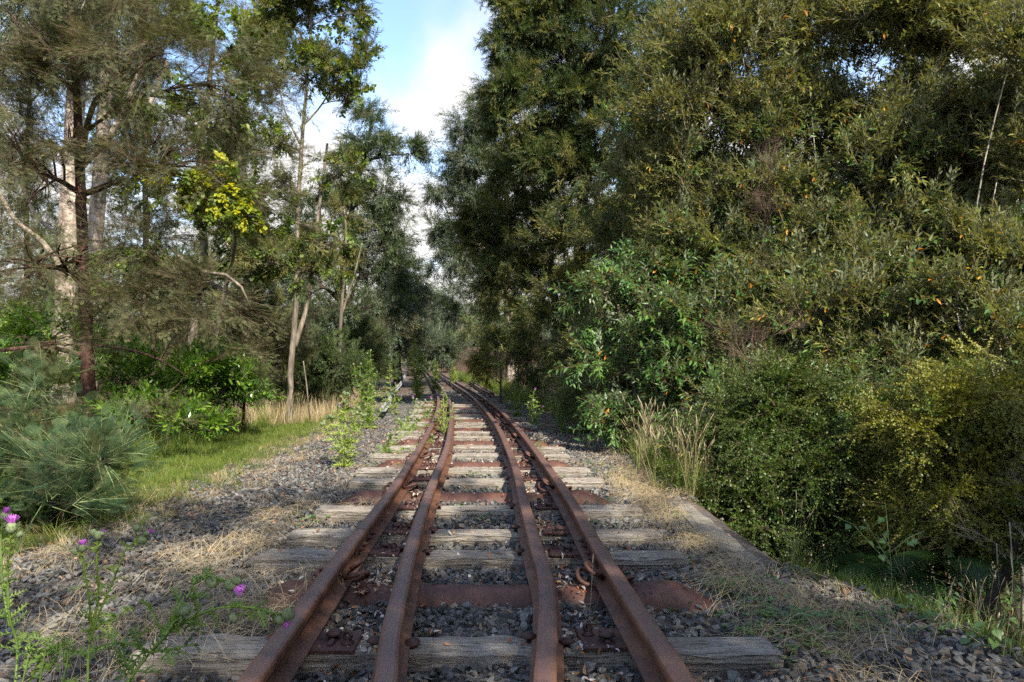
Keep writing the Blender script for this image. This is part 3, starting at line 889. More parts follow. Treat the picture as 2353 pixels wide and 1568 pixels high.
def inst(name, me, parent, loc, rz=0, tilt=(0, 0), scale=None):
    o = bpy.data.objects.new(name, me); COL.objects.link(o); o.parent = parent
    o.location = loc; o.rotation_euler = (tilt[0], tilt[1], rz)
    if scale: o.scale = scale
    return o

# ------------------------------------------------------------------ timber sleepers
def sleeper_mesh(L, W, H, seed, nx=70, ny=16):
    """weathered beam: grooved top, splintered edges, checked ends. top at z=0"""
    rr = np.random.default_rng(seed)
    mb = MB()
    gr = np.cumsum(rr.normal(0, 1, 400)); 
    def top(x, y):
        z = 0
        z -= .004 * abs(math.sin(y * 95 + math.sin(x * 3 + seed) * 1.1)) ** 3
        z -= .007 * max(0, math.sin(y * 41 + seed * 1.7 + .7 * math.sin(x * 2.1 + seed))) ** 9
        z += .004 * math.sin(x * 2.3 + seed) + .003 * math.sin(y * 22 + seed)
        e = max(0, abs(y) - (W / 2 - .02)) / .02
        z -= .008 * e * e * (1 + .8 * math.sin(x * 13 + seed) + .5 * math.sin(x * 31))
        ex = max(0, abs(x) - (L / 2 - .03)) / .03
        z -= .010 * ex * ex
        return z
    xs_ = np.linspace(-L / 2, L / 2, nx); ys_ = np.linspace(-W / 2, W / 2, ny)
    endl = [rr.normal(0, .006) for _ in range(ny)]; endr = [rr.normal(0, .006) for _ in range(ny)]
    vs = []
    ring = lambda x, fr: [(x, -W / 2 - fr, -H), ]
    rows = []
    for i, x in enumerate(xs_):
        row = []
        fray = .004 * math.sin(x * 9 + seed) + .003 * math.sin(x * 37 + seed * 2)
        fray2 = .004 * math.sin(x * 8 + seed * 3) + .003 * math.sin(x * 33 + seed)
        # front side from bottom to top
        sec = []
        for z in (-H, -H * .55, -H * .3, -.035, -.014):
            sec.append((x, -W / 2 + fray * (1 if z > -.04 else .4) + .0035 * math.sin(z * 210 + seed + x * 2), z))
        for j, y in enumerate(ys_):
            xx = x
            if i == 0: xx = x + endl[j]
            if i == nx - 1: xx = x + endr[j]
            yy = y + (fray if j == 0 else (fray2 if j == ny - 1 else 0))
            sec.append((xx, yy, top(x, y)))
        for z in (-.014, -.05, -H):
            sec.append((x, W / 2 + fray2, z))
        rows.append(sec)
    k = len(rows[0])
    for sec in rows: vs += sec
    fs = []
    for i in range(nx - 1):
        for j in range(k - 1):
            fs.append((i * k + j, (i + 1) * k + j, (i + 1) * k + j + 1, i * k + j + 1))
    fs.append(tuple(range(k))); fs.append(tuple((nx - 1) * k + j for j in range(k))[::-1])
    mb.add(vs, fs)
    return mb
BT = [('', 1505)]
timber_y = [2.53, 3.745, 4.225, 4.94, 6.13, 6.78, 7.86, 8.60, 9.80, 10.55, 11.65, 12.2, 13.4, 14.0, 15.2, 15.8, 17.0, 17.7, 18.9, 19.6, 21, 22.4, 23.8]
steel_y = [3.17, 5.48, 7.22, 9.2, 11.08, 12.8, 14.6, 16.4, 18.3]
ords = ['first', 'second', 'third', 'fourth', 'fifth', 'sixth', 'seventh', 'eighth', 'ninth', 'tenth', 'eleventh', 'twelfth', 'thirteenth', 'fourteenth', 'fifteenth', 'sixteenth', 'seventeenth', 'eighteenth', 'nineteenth', 'twentieth', 'twenty-first', 'twenty-second', 'twenty-third']
tlook = ['widest weathered timber sleeper in front, dark pits and a loose stone on it', 'grey timber sleeper just behind the first steel sleeper, straw over its end', 'grey timber sleeper with leaning rusty fastenings, between two like it, third from the front',
         'frayed timber sleeper just in front of the second steel sleeper, bright straw at one end', 'sunlit pale timber sleeper close behind the second steel sleeper', 'bleached timber sleeper between the second and third steel sleepers, sixth from the front']
spanx = {0: (290, 1808, 1505), 1: (583, 1582, 1280), 2: (657, 1523, 1229), 3: (722, 1478, 1171), 4: (800, 1390, 1106), 5: (815, 1358, 1080), 6: (847, 1308, 1046), 7: (890, 1298, 1026)}
SLEEP = []   # (y, half width, x0, x1) for keeping stones off
for i, y in enumerate(timber_y):
    cx = float(track_x(y)) - .06 + U(-.03, .03); L = 2.14 + U(-.06, .06)
    if i in spanx:
        x0, x1, py = spanx[i]
        a0 = (x0 - CX) * .95 / (py - HY); a1 = (x1 - CX) * .95 / (py - HY); cx = (a0 + a1) / 2; L = a1 - a0
    W = .178 if i < 8 else .172
    rz = -math.atan(float((track_x(y + .5) - track_x(y - .5)))) * (0 if i < 5 else .8) * -1 + (R(U(-.8, .8)) if i else R(.5))
    if i >= 5: rz = -rz if False else rz
    z0 = float(rise(y))
    lab = tlook[i] if i < 6 else f'{ords[i]} timber sleeper from the front, grey and partly buried in ballast'
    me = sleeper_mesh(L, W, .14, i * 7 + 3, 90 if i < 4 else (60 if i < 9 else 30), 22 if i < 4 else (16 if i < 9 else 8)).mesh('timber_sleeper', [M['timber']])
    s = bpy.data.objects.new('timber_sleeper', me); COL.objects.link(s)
    s.location = (cx, y, z0 - .002); s.rotation_euler = (R(U(-.7, .7)) if i else 0, 0, rz)
    tag(s, lab, 'sleeper', 'weathered timber sleepers')
    SLEEP.append((y, W / 2 + .012, cx - L / 2 - .01, cx + L / 2 + .01))
    if y < 20:
        for fn, sg in ((lo, 1), (ro, -1)):
            x = float(fn(y)) - cx
            p = inst('tie_plate', PLATE, s, (x + sg * .045, U(-.012, .012), .001), R(U(-3, 3)) + (0 if sg > 0 else math.pi))
            # children of the plate: bolt and spikes on the inner side
            inst('eye_bolt', BOLT, p, (.118, -.03, .013), R(U(-40, 40)))
            inst('spike', SPIKE, p, (.068 - .005, .03 + U(-.02, .02), .016), 0, (R(U(-12, 12)), R(U(-14, 4))))
            inst('spike', SPIKE, p, (-.11, -.02, .013), 0, (R(U(-8, 8)), R(U(-8, 8))), (.8, .8, .8))
        for fn in (li, ri):
            x = float(fn(y)) - cx
            inst('spike', SPIKE, s, (x + .064, U(-.05, .05), .004), 0, (R(U(-10, 10)), R(U(-14, 0))))
            inst('spike', SPIKE, s, (x - .064, U(-.05, .05), .004), 0, (R(U(-10, 10)), R(U(0, 14))))

# ------------------------------------------------------------------ steel trough sleepers
def steel_mesh(L=2.16):
    mb = MB(); n = 49; k = 15
    vs, fs = [], []
    for i in range(n):
        u = -1 + 2 * i / (n - 1); x = u * L / 2
        au = abs(u)
        w = .108 + .055 * sst(.62, .95, au)
        h = .12
        top = .002 + .02 * sst(.55, .72, au) - .14 * sst(.74, 1.02, au)
        for j in range(k):
            a = math.pi * j / (k - 1)
            c = math.cos(a); s = math.sin(a)
            yy = -w * np.sign(c) * abs(c) ** .8
            zz = top - h * (1 - s ** .8)
            # drawn-out pointed spade end
            xx = x + .06 * np.sign(u) * sst(.8, 1, au) * (s ** 1.5) - .05 * np.sign(u) * sst(.8, 1, au) * abs(c)
            vs.append((xx, yy, zz))
    for i in range(n - 1):
        for j in range(k - 1):
            fs.append((i * k + j, (i + 1) * k + j, (i + 1) * k + j + 1, i * k + j + 1))
    base = len(vs)
    # inner skin, 9 mm thick, so the open ends show metal thickness
    vs += [(v[0], v[1] * .93, v[2] - .010) for v in vs]
    for i in range(n - 1):
        for j in range(k - 1):
            a, b, c_, d = i * k + j, (i + 1) * k + j, (i + 1) * k + j + 1, i * k + j + 1
            fs.append((base + a, base + d, base + c_, base + b))
    for e in (0, n - 1):
        for j in range(k - 1):
            a, b = e * k + j, e * k + j + 1
            fs.append((a, b, base + b, base + a) if e == 0 else (b, a, base + a, base + b))
    mb.add(vs, fs)
    return mb.mesh('steel_sleeper', [M['rust']], True)
STEEL = steel_mesh()
slab = ['nearest rusty steel trough sleeper with flared ends and looped clips', 'second rusty steel trough sleeper, its end poking out into bright straw', 'third rusty steel sleeper, curved end beside the lit thistle']
for i, y in enumerate(steel_y):
    cx = float(track_x(y)) - .03
    if i == 0: cx = -.135
    me = STEEL
    s = bpy.data.objects.new('steel_sleeper', me); COL.objects.link(s)
    s.location = (cx, y, -.002); s.rotation_euler = (0, 0, math.atan(float(track_x(y + .5) - track_x(y - .5))) * -.8 * -1 if i > 1 else 0)
    tag(s, slab[i] if i < 3 else f'{ords[i]} rusty steel sleeper from the front, low hump between timber ones', 'sleeper', 'rusty steel trough sleepers')
    SLEEP.append((y, .115, cx - 1.06, cx + 1.06))
    for fn, sg in ((lo, 1), (ro, -1)):
        x = float(fn(y)) - cx
        c = inst('spring_clip', CLIP, s, (x + sg * .030, 0, .004), 0 if sg > 0 else math.pi, (0, 0), (1.05, 1.05, 1.05))
        inst('nut', NUT, c, (.082, -.052, -.004))
        c = inst('spring_clip', CLIP, s, (x - sg * .030, 0, .000), math.pi if sg > 0 else 0, (0, 0), (1, 1, .8))
        inst('nut', NUT, c, (.080, .05, -.01))

# ------------------------------------------------------------------ concrete edge of the culvert on the bush side
mb = MB()
n = 14
top_ = []
for i in range(n):
    y = 3.86 + (5.6 - 3.86) * i / (n - 1)
    w0 = 1.16 + U(-.01, .01); w1 = 1.335 + U(-.012, .012)
    top_.append((w0, w1, y, -.066 + U(-.008, .008) - (.02 if i in (0, n - 1) else 0)))
vs, fs = [], []
for w0, w1, y, z in top_:
    vs += [(w0, y, -.35), (w0, y, z - .02), (w0 + .03, y, z), (w1 - .03, y, z - .012), (w1, y, z - .04), (w1 + .02, y, -1.2), (w1 + .05, y, -2.7)]
for i in range(n - 1):
    for j in range(6): fs.append((i * 7 + j, i * 7 + j + 1, (i + 1) * 7 + j + 1, (i + 1) * 7 + j))
fs.append(tuple(range(7))[::-1]); fs.append(tuple((n - 1) * 7 + j for j in range(7)))
mb.add(vs, fs)
o = mb.build('concrete_wall', M['concrete']); tag(o, 'crumbling concrete culvert wall along the drop below the bushes', 'wall')

# ------------------------------------------------------------------ ballast stones
def on_sleeper(x, y, pad=0.0):
    m = np.zeros(len(x), bool)
    for (sy, hw, x0, x1) in SLEEP:
        m |= (np.abs(y - sy) < hw + pad) & (x > x0 - pad) & (x < x1 + pad)
    return m
def near_rail(x, y, w):
    m = np.zeros(len(x), bool)
    for fn in (lo, ro, li, ri): m |= np.abs(x - fn(y)) < w
    return m
SP, SR, SS = [], [], []
def stones(x0, x1, y0, y1, dens, s0, s1, layer=0.0, keep=None):
    n = int((x1 - x0) * (y1 - y0) * dens)
    x = rng.uniform(x0, x1, n); y = rng.uniform(y0, y1, n)
    m = (x < edge_right(y) + .05 + rng.normal(0, .06, n)) & (x > left_edge(y) + rng.normal(0, .18, n))
    s = .9 * rng.uniform(s0, s1, n) * np.where(rng.random(n) < .08, 1.35, 1)
    m &= ~on_sleeper(x, y, .0)
    m &= ~((x > 1.12) & (x < 1.5) & (y > 3.8) & (y < 5.7))
    if keep is not None: m &= keep(x, y)
    nearr = near_rail(x, y, .05)
    x, y, s, nearr = x[m], y[m], s[m], nearr[m]
    z = gz(x, y) + layer + rng.uniform(-.012, .014, len(x)) + s * .1
    # between sleepers the bed is full; on shoulders also
    z = np.where(nearr, np.minimum(z, -.045), z)
    SP.append(np.stack([x, y, z], 1)); SR.append(np.stack([rng.normal(0, .45, len(x)), rng.normal(0, .45, len(x)), rng.uniform(0, 6.28, len(x))], 1)); SS.append(s)
stones(-3.2, 2.5, 1.3, 5.0, 1150, .026, .054)
stones(-3.2, 2.5, 1.3, 5.0, 650, .026, .05, .014)
stones(-3.3, 1.8, 5.0, 9.5, 800, .028, .054)
stones(-3.3, 1.8, 5.0, 9.5, 400, .028, .05, .012)
stones(-4.2, 1.7, 9.5, 17, 480, .03, .058)
stones(-5, 1.4, 17, 28, 150, .034, .06, 0, lambda x, y: (x > track_x(y) - .9) | (rng.random(len(x)) < .4))
P_, R_, S_ = np.concatenate(SP), np.concatenate(SR), np.concatenate(SS)
scatter('ballast', 'stone', P_, R_, S_, label='crushed grey basalt ballast heaped round sleepers and along the verge', cat='ballast', kind='stuff')
# loose single stones sitting on things
for (px, py, h, sz, lab) in [(834 + 0, 0, 0, 0, '')][:0]: pass
def loose_stone(px, py, z, size, lab):
    d = (CAMZ - z) * F / (py - HY); p = at(px, py, d)
    mb = stone_mb(); me = mb.mesh('loose_stone', [M['stone']])
    o = bpy.data.objects.new('loose_stone', me); COL.objects.link(o); o.location = (p.x, p.y, z + size * .22); o.scale = (size, size, size); o.rotation_euler = (0, 0, U(0, 6))
    tag(o, lab, 'stone', 'loose stones lying on the track')
loose_stone(952, 1486, 0, .05, 'pale ballast stone resting on the nearest timber sleeper beside the inner rail')
loose_stone(1148, 1268, -.05, .07, 'light brown stone lying beside the rusty plate near the bush-side joint')
loose_stone(1365, 1240, -.04, .06, 'yellowish stone lying against the bush-side outer rail foot')

# ------------------------------------------------------------------ litter, straw, grass
def spread(name, key, n, fn, smin, smax, lab, cat, kind='stuff', tilt=.25, dz=.0, mask=None):
    """fn(n) -> x, y candidate arrays"""
    x, y = fn(n)
    if mask is not None:
        m = mask(x, y); x, y = x[m], y[m]
    z = gz(x, y) + dz
    on = on_sleeper(x, y)
    z = np.where(on, .003 + rise(y), z)
    k = len(x)
    return scatter(name, key, np.stack([x, y, z], 1), np.stack([rng.normal(0, tilt, k), rng.normal(0, tilt, k), rng.uniform(0, 6.28, k)], 1), rng.uniform(smin, smax, k), label=lab, cat=cat, kind=kind)
def box_fn(x0, x1, y0, y1): return lambda n: (rng.uniform(x0, x1, n), rng.uniform(y0, y1, n))
def norail(x, y): return ~near_rail(x, y, .06)
def between(n):
    y = 1.4 + 13 * rng.random(n) ** 1.3; side = rng.random(n) < .5
    a = np.where(side, lo(y) + .07, ri(y) + .05); b = np.where(side, li(y) - .05, ro(y) - .07)
    return a + (b - a) * rng.random(n), y
spread('fallen_leaves', 'litter', 1500, between, .6, 1.2, 'brown fallen leaves caught between outer rails and guard rails', 'leaves', tilt=.5, dz=.018)
spread('fallen_leaves', 'litter_pale', 2300, between, .6, 1.15, 'bleached curled leaves between the outer rails and guard rails', 'leaves', tilt=.6, dz=.02)
spread('fallen_leaves', 'litter', 4200, box_fn(-2.9, 1.9, 1.4, 13), .6, 1.25, 'orange brown leaves strewn over open ballast', 'leaves', tilt=.35, dz=.02, mask=lambda x, y: norail(x, y) & (x < edge_right(y)) & ((rng.random(len(x)) < .6) | (y > 7)))
spread('fallen_leaves', 'litter_pale', 1700, box_fn(-2.4, 1.3, 1.4, 13), .5, 1.1, 'pale dead leaves in the ballast between the sleepers', 'leaves', tilt=.5, dz=.02, mask=lambda x, y: norail(x, y) & (np.abs(x - track_x(y)) < 1.0) & ((y > 2.9) | (rng.random(len(x)) < .3)))
spread('fallen_leaves', 'litter', 3500, box_fn(-12, 0, 30, 75), 1.2, 2.4, 'reddish leaf litter carpeting the far track bed', 'leaves', tilt=.3, dz=.03, mask=lambda x, y: (x > track_x(y) - 1) & (x < track_x(y) + 3.4))
# straw: lying dry grass
def blob(cx, cy, rx, ry, n):
    a = rng.normal(0, 1, (n, 2)); return cx + a[:, 0] * rx, cy + a[:, 1] * ry
def straw_left(n):
    xs_, ys_ = [], []
    for (cx, cy, rx, ry, w) in [(-1.55, 4.4, .22, .55, 1.2), (-1.5, 5.6, .25, .6, .9), (-1.75, 3.6, .3, .3, .6), (-1.15, 3.0, .22, .22, 1.3), (-1.3, 2.65, .35, .16, .8), (-1.35, 3.5, .2, .3, .6), (-2.6, 4.6, .3, .6, .7), (-2.75, 6.3, .35, .9, .8), (-2.1, 3.1, .5, .3, .3), (-2.9, 9.5, .4, 1.4, .9), (-1.9, 8.0, .5, .8, .25)]:
        a, b = blob(cx, cy, rx, ry, int(n * w / 8)); xs_.append(a); ys_.append(b)
    return np.concatenate(xs_), np.concatenate(ys_)
spread('straw', 'straw', 230, straw_left, .6, 1.25, 'dry straw lying over ballast on the thistle side', 'dry grass', tilt=.07, dz=.02, mask=lambda x, y: norail(x, y) & (x < lo(y) - .06))
def straw_right(n):
    xs_, ys_ = [], []
    for (cx, cy, rx, ry, w) in [(1.0, 4.3, .12, .6, 1.6), (1.05, 5.4, .14, .5, 1.5), (1.1, 6.6, .16, .6, 1.6), (1.15, 3.2, .16, .3, 1.0), (1.4, 3.0, .2, .16, .45), (1.15, 2.6, .1, .2, .45), (1.25, 2.1, .2, .1, .2), (.95, 6.0, .1, .6, .5), (1.25, 8.5, .2, 1.2, .6), (.8, 12, .2, 1.5, .5)]:
        a, b = blob(cx, cy, rx, ry, int(n * w / 9)); xs_.append(a); ys_.append(b)
    return np.concatenate(xs_), np.concatenate(ys_)
spread('straw', 'straw', 300, straw_right, .55, 1.1, 'golden straw matted along the verge on the bush side', 'dry grass', tilt=.07, dz=.02, mask=lambda x, y: (x > ro(y) + .1) & (x < edge_right(y) + .1) & ~((x > 1.16) & (y > 3.85) & (y < 5.45)))
spread('dry_grass_edge', 'grass_dry', 330, straw_right, .25, .6, 'short dry tufts rooted along the bush-side verge', 'dry grass', tilt=.25, mask=lambda x, y: (x > ro(y) + .33) & (x < edge_right(y) + .1) & ~((x > 1.1) & (y > 3.8) & (y < 5.5)))
def left_turf(n):
    y = 3.0 + 15 * rng.random(n) ** 1.4; x = left_edge(y) - np.interp(y, [3, 5.5], [.45, .15]) + .22 * rng.normal(0, 1, n) - 2.6 * rng.random(n) ** 1.2
    k = rng.random(n) < np.interp(y, [3, 4.5, 6], [.35, .5, 1]); return x[k], y[k]
spread('grass', 'grass', 8000, left_turf, .35, .95, 'green grass strip between ballast and the laurel bushes', 'grass', tilt=.2)
def left_dry(n):
    y = 3.0 + 17 * rng.random(n) ** 1.2; x = left_edge(y) + .05 + .2 * rng.normal(0, 1, n) 
    return x, y
spread('dry_grass_edge', 'grass_dry', 380, left_dry, .3, .75, 'dry yellow tufts edging the ballast below the green strip', 'dry grass', tilt=.3)
def left_tallg(n):
    y = 6 + 16 * rng.random(n); x = left_edge(y) - 1.1 - 5 * rng.random(n); return x, y
spread('grass', 'grass_tall', 1500, left_tallg, .6, 1.2, 'tall green grass under the trees behind the strip', 'grass', tilt=.2)
spread('dry_grass', 'grass_dry_tall', 900, lambda n: (lambda y: (left_edge(y) - .3 - 3.4 * rng.random(n) ** 1.3, y))(13 + 20 * rng.random(n)), .6, 1.2, 'tall brown grass bank beside the silvery siding rail', 'dry grass', tilt=.15)
def right_grass(n):
    y = 5.9 + 15 * rng.random(n) ** 1.4; x = edge_right(y) - .02 + .10 * rng.normal(0, 1, n) + .35 * rng.random(n); return x, y
spread('grass', 'grass_tall', 800, right_grass, .4, 1.0, 'green grass growing along the lip of the drop', 'grass', tilt=.25)
spread('grass', 'grass', 90, lambda n: (lambda y: (edge_right(y) - .0 + .06 * rng.normal(0, 1, n), y))(2.0 + 1.8 * rng.random(n)), .4, .9, 'short green tufts on the ballast lip above the gully', 'grass', tilt=.25)
spread('seed_grass', 'seedstalk', 85, lambda n: (lambda y: (edge_right(y) + .02 + .14 * rng.normal(0, 1, n), y))(5.7 + 5 * rng.random(n) ** 1.2), .6, 1.1, 'tall seeding grass with pale heads beside the outer rail', 'grass', tilt=.12)
spread('seed_grass', 'seedstalk', 80, lambda n: (lambda y: (edge_right(y) + .1 + .25 * rng.normal(0, 1, n), y))(10.5 + 9 * rng.random(n)), .8, 1.5, 'seeding grass among weeds on the far bend', 'grass', tilt=.12)
spread('seed_grass', 'seedstalk', 14, lambda n: (lambda y: (edge_right(y) + .04 + .08 * rng.normal(0, 1, n), y))(2.2 + 1.9 * rng.random(n)), .25, .75, 'wispy seed stalks against the dark gully', 'grass', tilt=.16)
spread('ground_weeds', 'groundweed', 26, lambda n: blob(.98, 3.05, .12, .3, n), .6, 1.2, 'low green creeping weeds in straw beside the steel sleeper end', 'weeds', tilt=.15)
spread('ground_weeds', 'groundweed', 22, lambda n: blob(1.3, 2.95, .2, .08, n), .6, 1.2, 'small green creeping weeds on the ballast verge', 'weeds', tilt=.15)
spread('ground_weeds', 'groundweed', 150, lambda n: (rng.uniform(-1.6, 1.2, n), rng.uniform(4.5, 14, n)), .5, 1.1, 'scattered tiny weeds sprouting in the ballast', 'weeds', tilt=.15, mask=lambda x, y: norail(x, y) & (rng.random(len(x)) < .7))

# ------------------------------------------------------------------ trees and shrubs
def rand_dir(n):
    v = rng.normal(0, 1, (n, 3)); return v / np.linalg.norm(v, axis=1, keepdims=True)
def limb(mb, a, b, r0, r1, wig=.08, seg=6, sides=5, mat=0):
    a = Vector(a); b = Vector(b); L = (b - a).length
    pts, rad = [], []
    off = Vector((0, 0, 0))
    bow = Vector((U(-1, 1), U(-1, 1), U(-.2, 1))) * L * wig
    for i in range(seg + 1):
        t = i / seg
        p = a.lerp(b, t) + bow * math.sin(math.pi * t) + Vector((U(-1, 1), U(-1, 1), U(-1, 1))) * L * wig * .22 * math.sin(math.pi * t)
        pts.append(p); rad.append(r0 + (r1 - r0) * t)
    mb.tube(pts, rad, sides, mat, True, U(0, 1))
    return pts
def plant(name, label, cat, base, stems, clumps, key, bark, dens=1.0, scale=1.0, group=None, trunk_sides=8, up=.35, sub=.32, limbs=True, twigs=10, extra=None, crown='crown', shell=.5, tips=0, shoots=.6, sat=.3):
    """stems: list of (points, r0, r1).  clumps: list of (centre, (rx, ry, rz), n sprigs)."""
    root = empty(name, base, label, cat, group)
    tb = MB(); spts = []
    for pts, r0, r1 in stems:
        P3 = [Vector(p) for p in pts]; sm = []
        for i in range(len(P3) - 1):
            p0 = P3[max(0, i - 1)]; p1 = P3[i]; p2 = P3[i + 1]; p3 = P3[min(len(P3) - 1, i + 2)]
            for k in range(5):
                t = k / 5
                sm.append(.5 * ((2 * p1) + (-p0 + p2) * t + (2 * p0 - 5 * p1 + 4 * p2 - p3) * t * t + (-p0 + 3 * p1 - 3 * p2 + p3) * t ** 3))
        sm.append(P3[-1]); n = len(sm)
        rad = [r0 + (r1 - r0) * (i / (n - 1)) ** .85 + (r0 * .35 * max(0, 1 - i / 2.5)) for i in range(n)]
        sm = [p + Vector((U(-1, 1), U(-1, 1), 0)) * rad[i] * .12 for i, p in enumerate(sm)]
        tb.tube(sm, rad, trunk_sides, 0)
        spts += [(p, rad[i], i / n) for i, p in enumerate(sm)]
    if tb.n: tb.build('trunk', M[bark], root, True)
    lb = MB(); PP, DD, SSS = [], [], []
    allc = []
    for c, rr_, nspr in clumps:
        if nspr >= 60 and sat > 0:
            allc.append((c, rr_, nspr * (1 - sat), True))
            for q in range(5):
                v = rand_dir(1)[0]; v[2] = abs(v[2]) * .8 + .1 * v[2] if up > 0 else v[2]
                k = U(.85, 1.15) if sat < .4 else U(.9, 1.3)
                cc = Vector(c) + Vector((v[0] * rr_[0], v[1] * rr_[1], v[2] * rr_[2])) * k
                allc.append((cc, tuple(x * U(.22, .42) for x in rr_), nspr * sat / 5, False))
        else: allc.append((c, rr_, nspr, True))
    for c, rr_, nspr, main in allc:
        c = Vector(c); rr_ = Vector(rr_)
        if limbs and spts and main:
            best = min(spts, key=lambda q: (q[0] - c).length + max(0, q[0].z - c.z + .3 * rr_.z) * 1.5 + (5 if q[2] < .12 else 0))
            r0 = min(best[1] * .7, .05 * max(rr_) + .008)
            pth = limb(lb, best[0], c, r0, r0 * .45, .1, 7)
            for _ in range(twigs):
                s = pth[random.randint(3, 7)]
                e = c + Vector([q * w for q, w in zip(rand_dir(1)[0], rr_)]) * U(.55, .95)
                p2 = limb(lb, s, e, r0 * .38, r0 * .1, .12, 4, 4)
                for __ in range(2):
                    e2 = p2[random.randint(1, 3)] + Vector([q * w for q, w in zip(rand_dir(1)[0], rr_)]) * U(.2, .45)
                    limb(lb, p2[random.randint(1, 2)], e2, r0 * .14, r0 * .05, .12, 3, 3)
        n = int(nspr * dens)
        ns = max(4, int(n / 34))
        sc = rand_dir(ns) * (rng.random((ns, 1)) ** (1 / 3 * (1 - shell) + .1))
        which = rng.integers(0, ns, n)
        loc = sc[which] * (1 - sub * .6) + rng.normal(0, sub * .45, (n, 3))
        ln = np.linalg.norm(loc, axis=1, keepdims=True); loc = np.where(ln > 1.12, loc / ln * 1.12 * rng.uniform(.8, 1, (n, 1)), loc)
        pos = loc * np.array(rr_) + np.array(c)
        d = loc * .7 / np.maximum(.3, ln) + rng.normal(0, .38, (n, 3)) + np.array([0, 0, up])
        ksh = 11; nsh = int(n * shoots / ksh)
        if nsh:
            a0 = sc[rng.integers(0, ns, nsh)] * rng.uniform(.15, .75, (nsh, 1)); dr = rand_dir(nsh) * .8 + a0 * .9 + np.array([0, 0, up * 1.1])
            dr /= np.linalg.norm(dr, axis=1, keepdims=True)
            ln2 = rng.uniform(.45, .85, (nsh, 1)); bend = rng.normal(0, .12, (nsh, 3)) + np.array([0, 0, -.28 + .3 * min(up, .6)])
            R3 = np.array(rr_); mr = float(min(rr_)); R3 = R3 * .5 + mr * .5
            for q in range(ksh):
                t = (q + 1) / ksh
                loc2 = a0 * np.array(rr_) + (dr * t + bend * t * t) * ln2 * R3
                tg = dr + 2 * bend * t
                pos[q * nsh:(q + 1) * nsh] = loc2 + np.array(c) + rng.normal(0, .02, (nsh, 3))
                d[q * nsh:(q + 1) * nsh] = tg + rng.normal(0, .33, (nsh, 3))
            for z_ in range(0, nsh, 2):
                A = [Vector(a0[z_] * np.array(rr_) + (dr[z_] * t + bend[z_] * t * t) * ln2[z_] * R3) + c for t in (0, .5, 1)]
                lb.tube(A, [.008 * scale, .005 * scale, .002], 3, 0, False, U(0, 1))
        PP.append(pos); DD.append(d); SSS.append(rng.uniform(.7, 1.25, n) * scale)
    if lb.n: o = lb.build('branches', M[bark], root, True); o['kind'] = 'stuff'
    if PP:
        PP = np.concatenate(PP); DD = np.concatenate(DD); SSS = np.concatenate(SSS)
        keys = key if isinstance(key, list) else [(key, 1.0)]
        sel = rng.choice(len(keys), len(PP), p=np.array([w for _, w in keys]) / sum(w for _, w in keys))
        for i, (k, _) in enumerate(keys):
            m = sel == i
            if m.any(): scatter(crown if i == 0 else 'crown', k, PP[m], dir_euler(DD[m]), SSS[m], root, kind='stuff')
    return root
def C(px, py, d, rx, ry, n, dz=None):
    """clump from picture extents: radii rx, ry in picture pixels, depth radius dz in metres"""
    p = at(px, py, d); a = rx * d / F; b = ry * d / F
    return (p, (a, dz if dz else max(.25, (a + b) * .45), b), n)
def G(px, d, dz=0.0):
    x = (px - CX) * d / F
    return Vector((x, d, float(gz(x, d)) - .05 + dz))

# ---- thistle side (left) ----
# dark wattle with the red-brown trunk
b = G(206, 9.9)
plant('wattle_tree', 'wattle tree with slim dark red-brown trunk and feathery grey-green sprays in front', 'tree', b,
      [([b, at(203, 900, 9.9), at(196, 700, 9.9), at(188, 520, 9.9), at(184, 400, 9.85), at(178, 250, 9.8), at(165, 60, 9.8), at(150, -150, 9.8)], .105, .035),
       ([at(186, 380, 9.9), at(215, 240, 9.7), at(300, 140, 9.5), at(330, 60, 9.4), at(338, -60, 9.4)], .04, .02),
       ([at(195, 820, 9.9), at(130, 802, 9.6), at(50, 800, 9.3), at(-40, 812, 9.2)], .035, .022),
       ([at(200, 790, 9.9), at(300, 805, 9.5), at(370, 828, 9.2), at(425, 862, 9.0)], .022, .006)],
      [C(30, 120, 9.2, 110, 150, 260), C(350, 130, 9, 170, 140, 330), C(60, 380, 9.3, 100, 140, 160), C(160, 330, 9.3, 90, 60, 60), C(190, 120, 9.3, 90, 120, 90), C(390, 380, 9, 190, 110, 270), C(520, 200, 9.2, 120, 160, 220),
       C(80, 610, 9, 170, 100, 150), C(380, 560, 9, 190, 90, 200), C(480, 700, 9, 150, 70, 170), C(310, 690, 8.8, 120, 50, 70), C(560, 810, 9, 90, 30, 24),
       C(120, 790, 8.8, 160, 30, 40), C(560, 460, 9.4, 110, 120, 150), C(180, -60, 9.5, 330, 120, 300), C(330, 960, 8.2, 150, 18, 14)],
      [('wattle', .94), ('deadtwig_brown', .03), ('deadtwig', .03)], 'bark_red', 2.1, .72, up=.0, sub=.3, twigs=16, shoots=.8)
# its long lit bough
mbp = at(385, 570, 9.6)
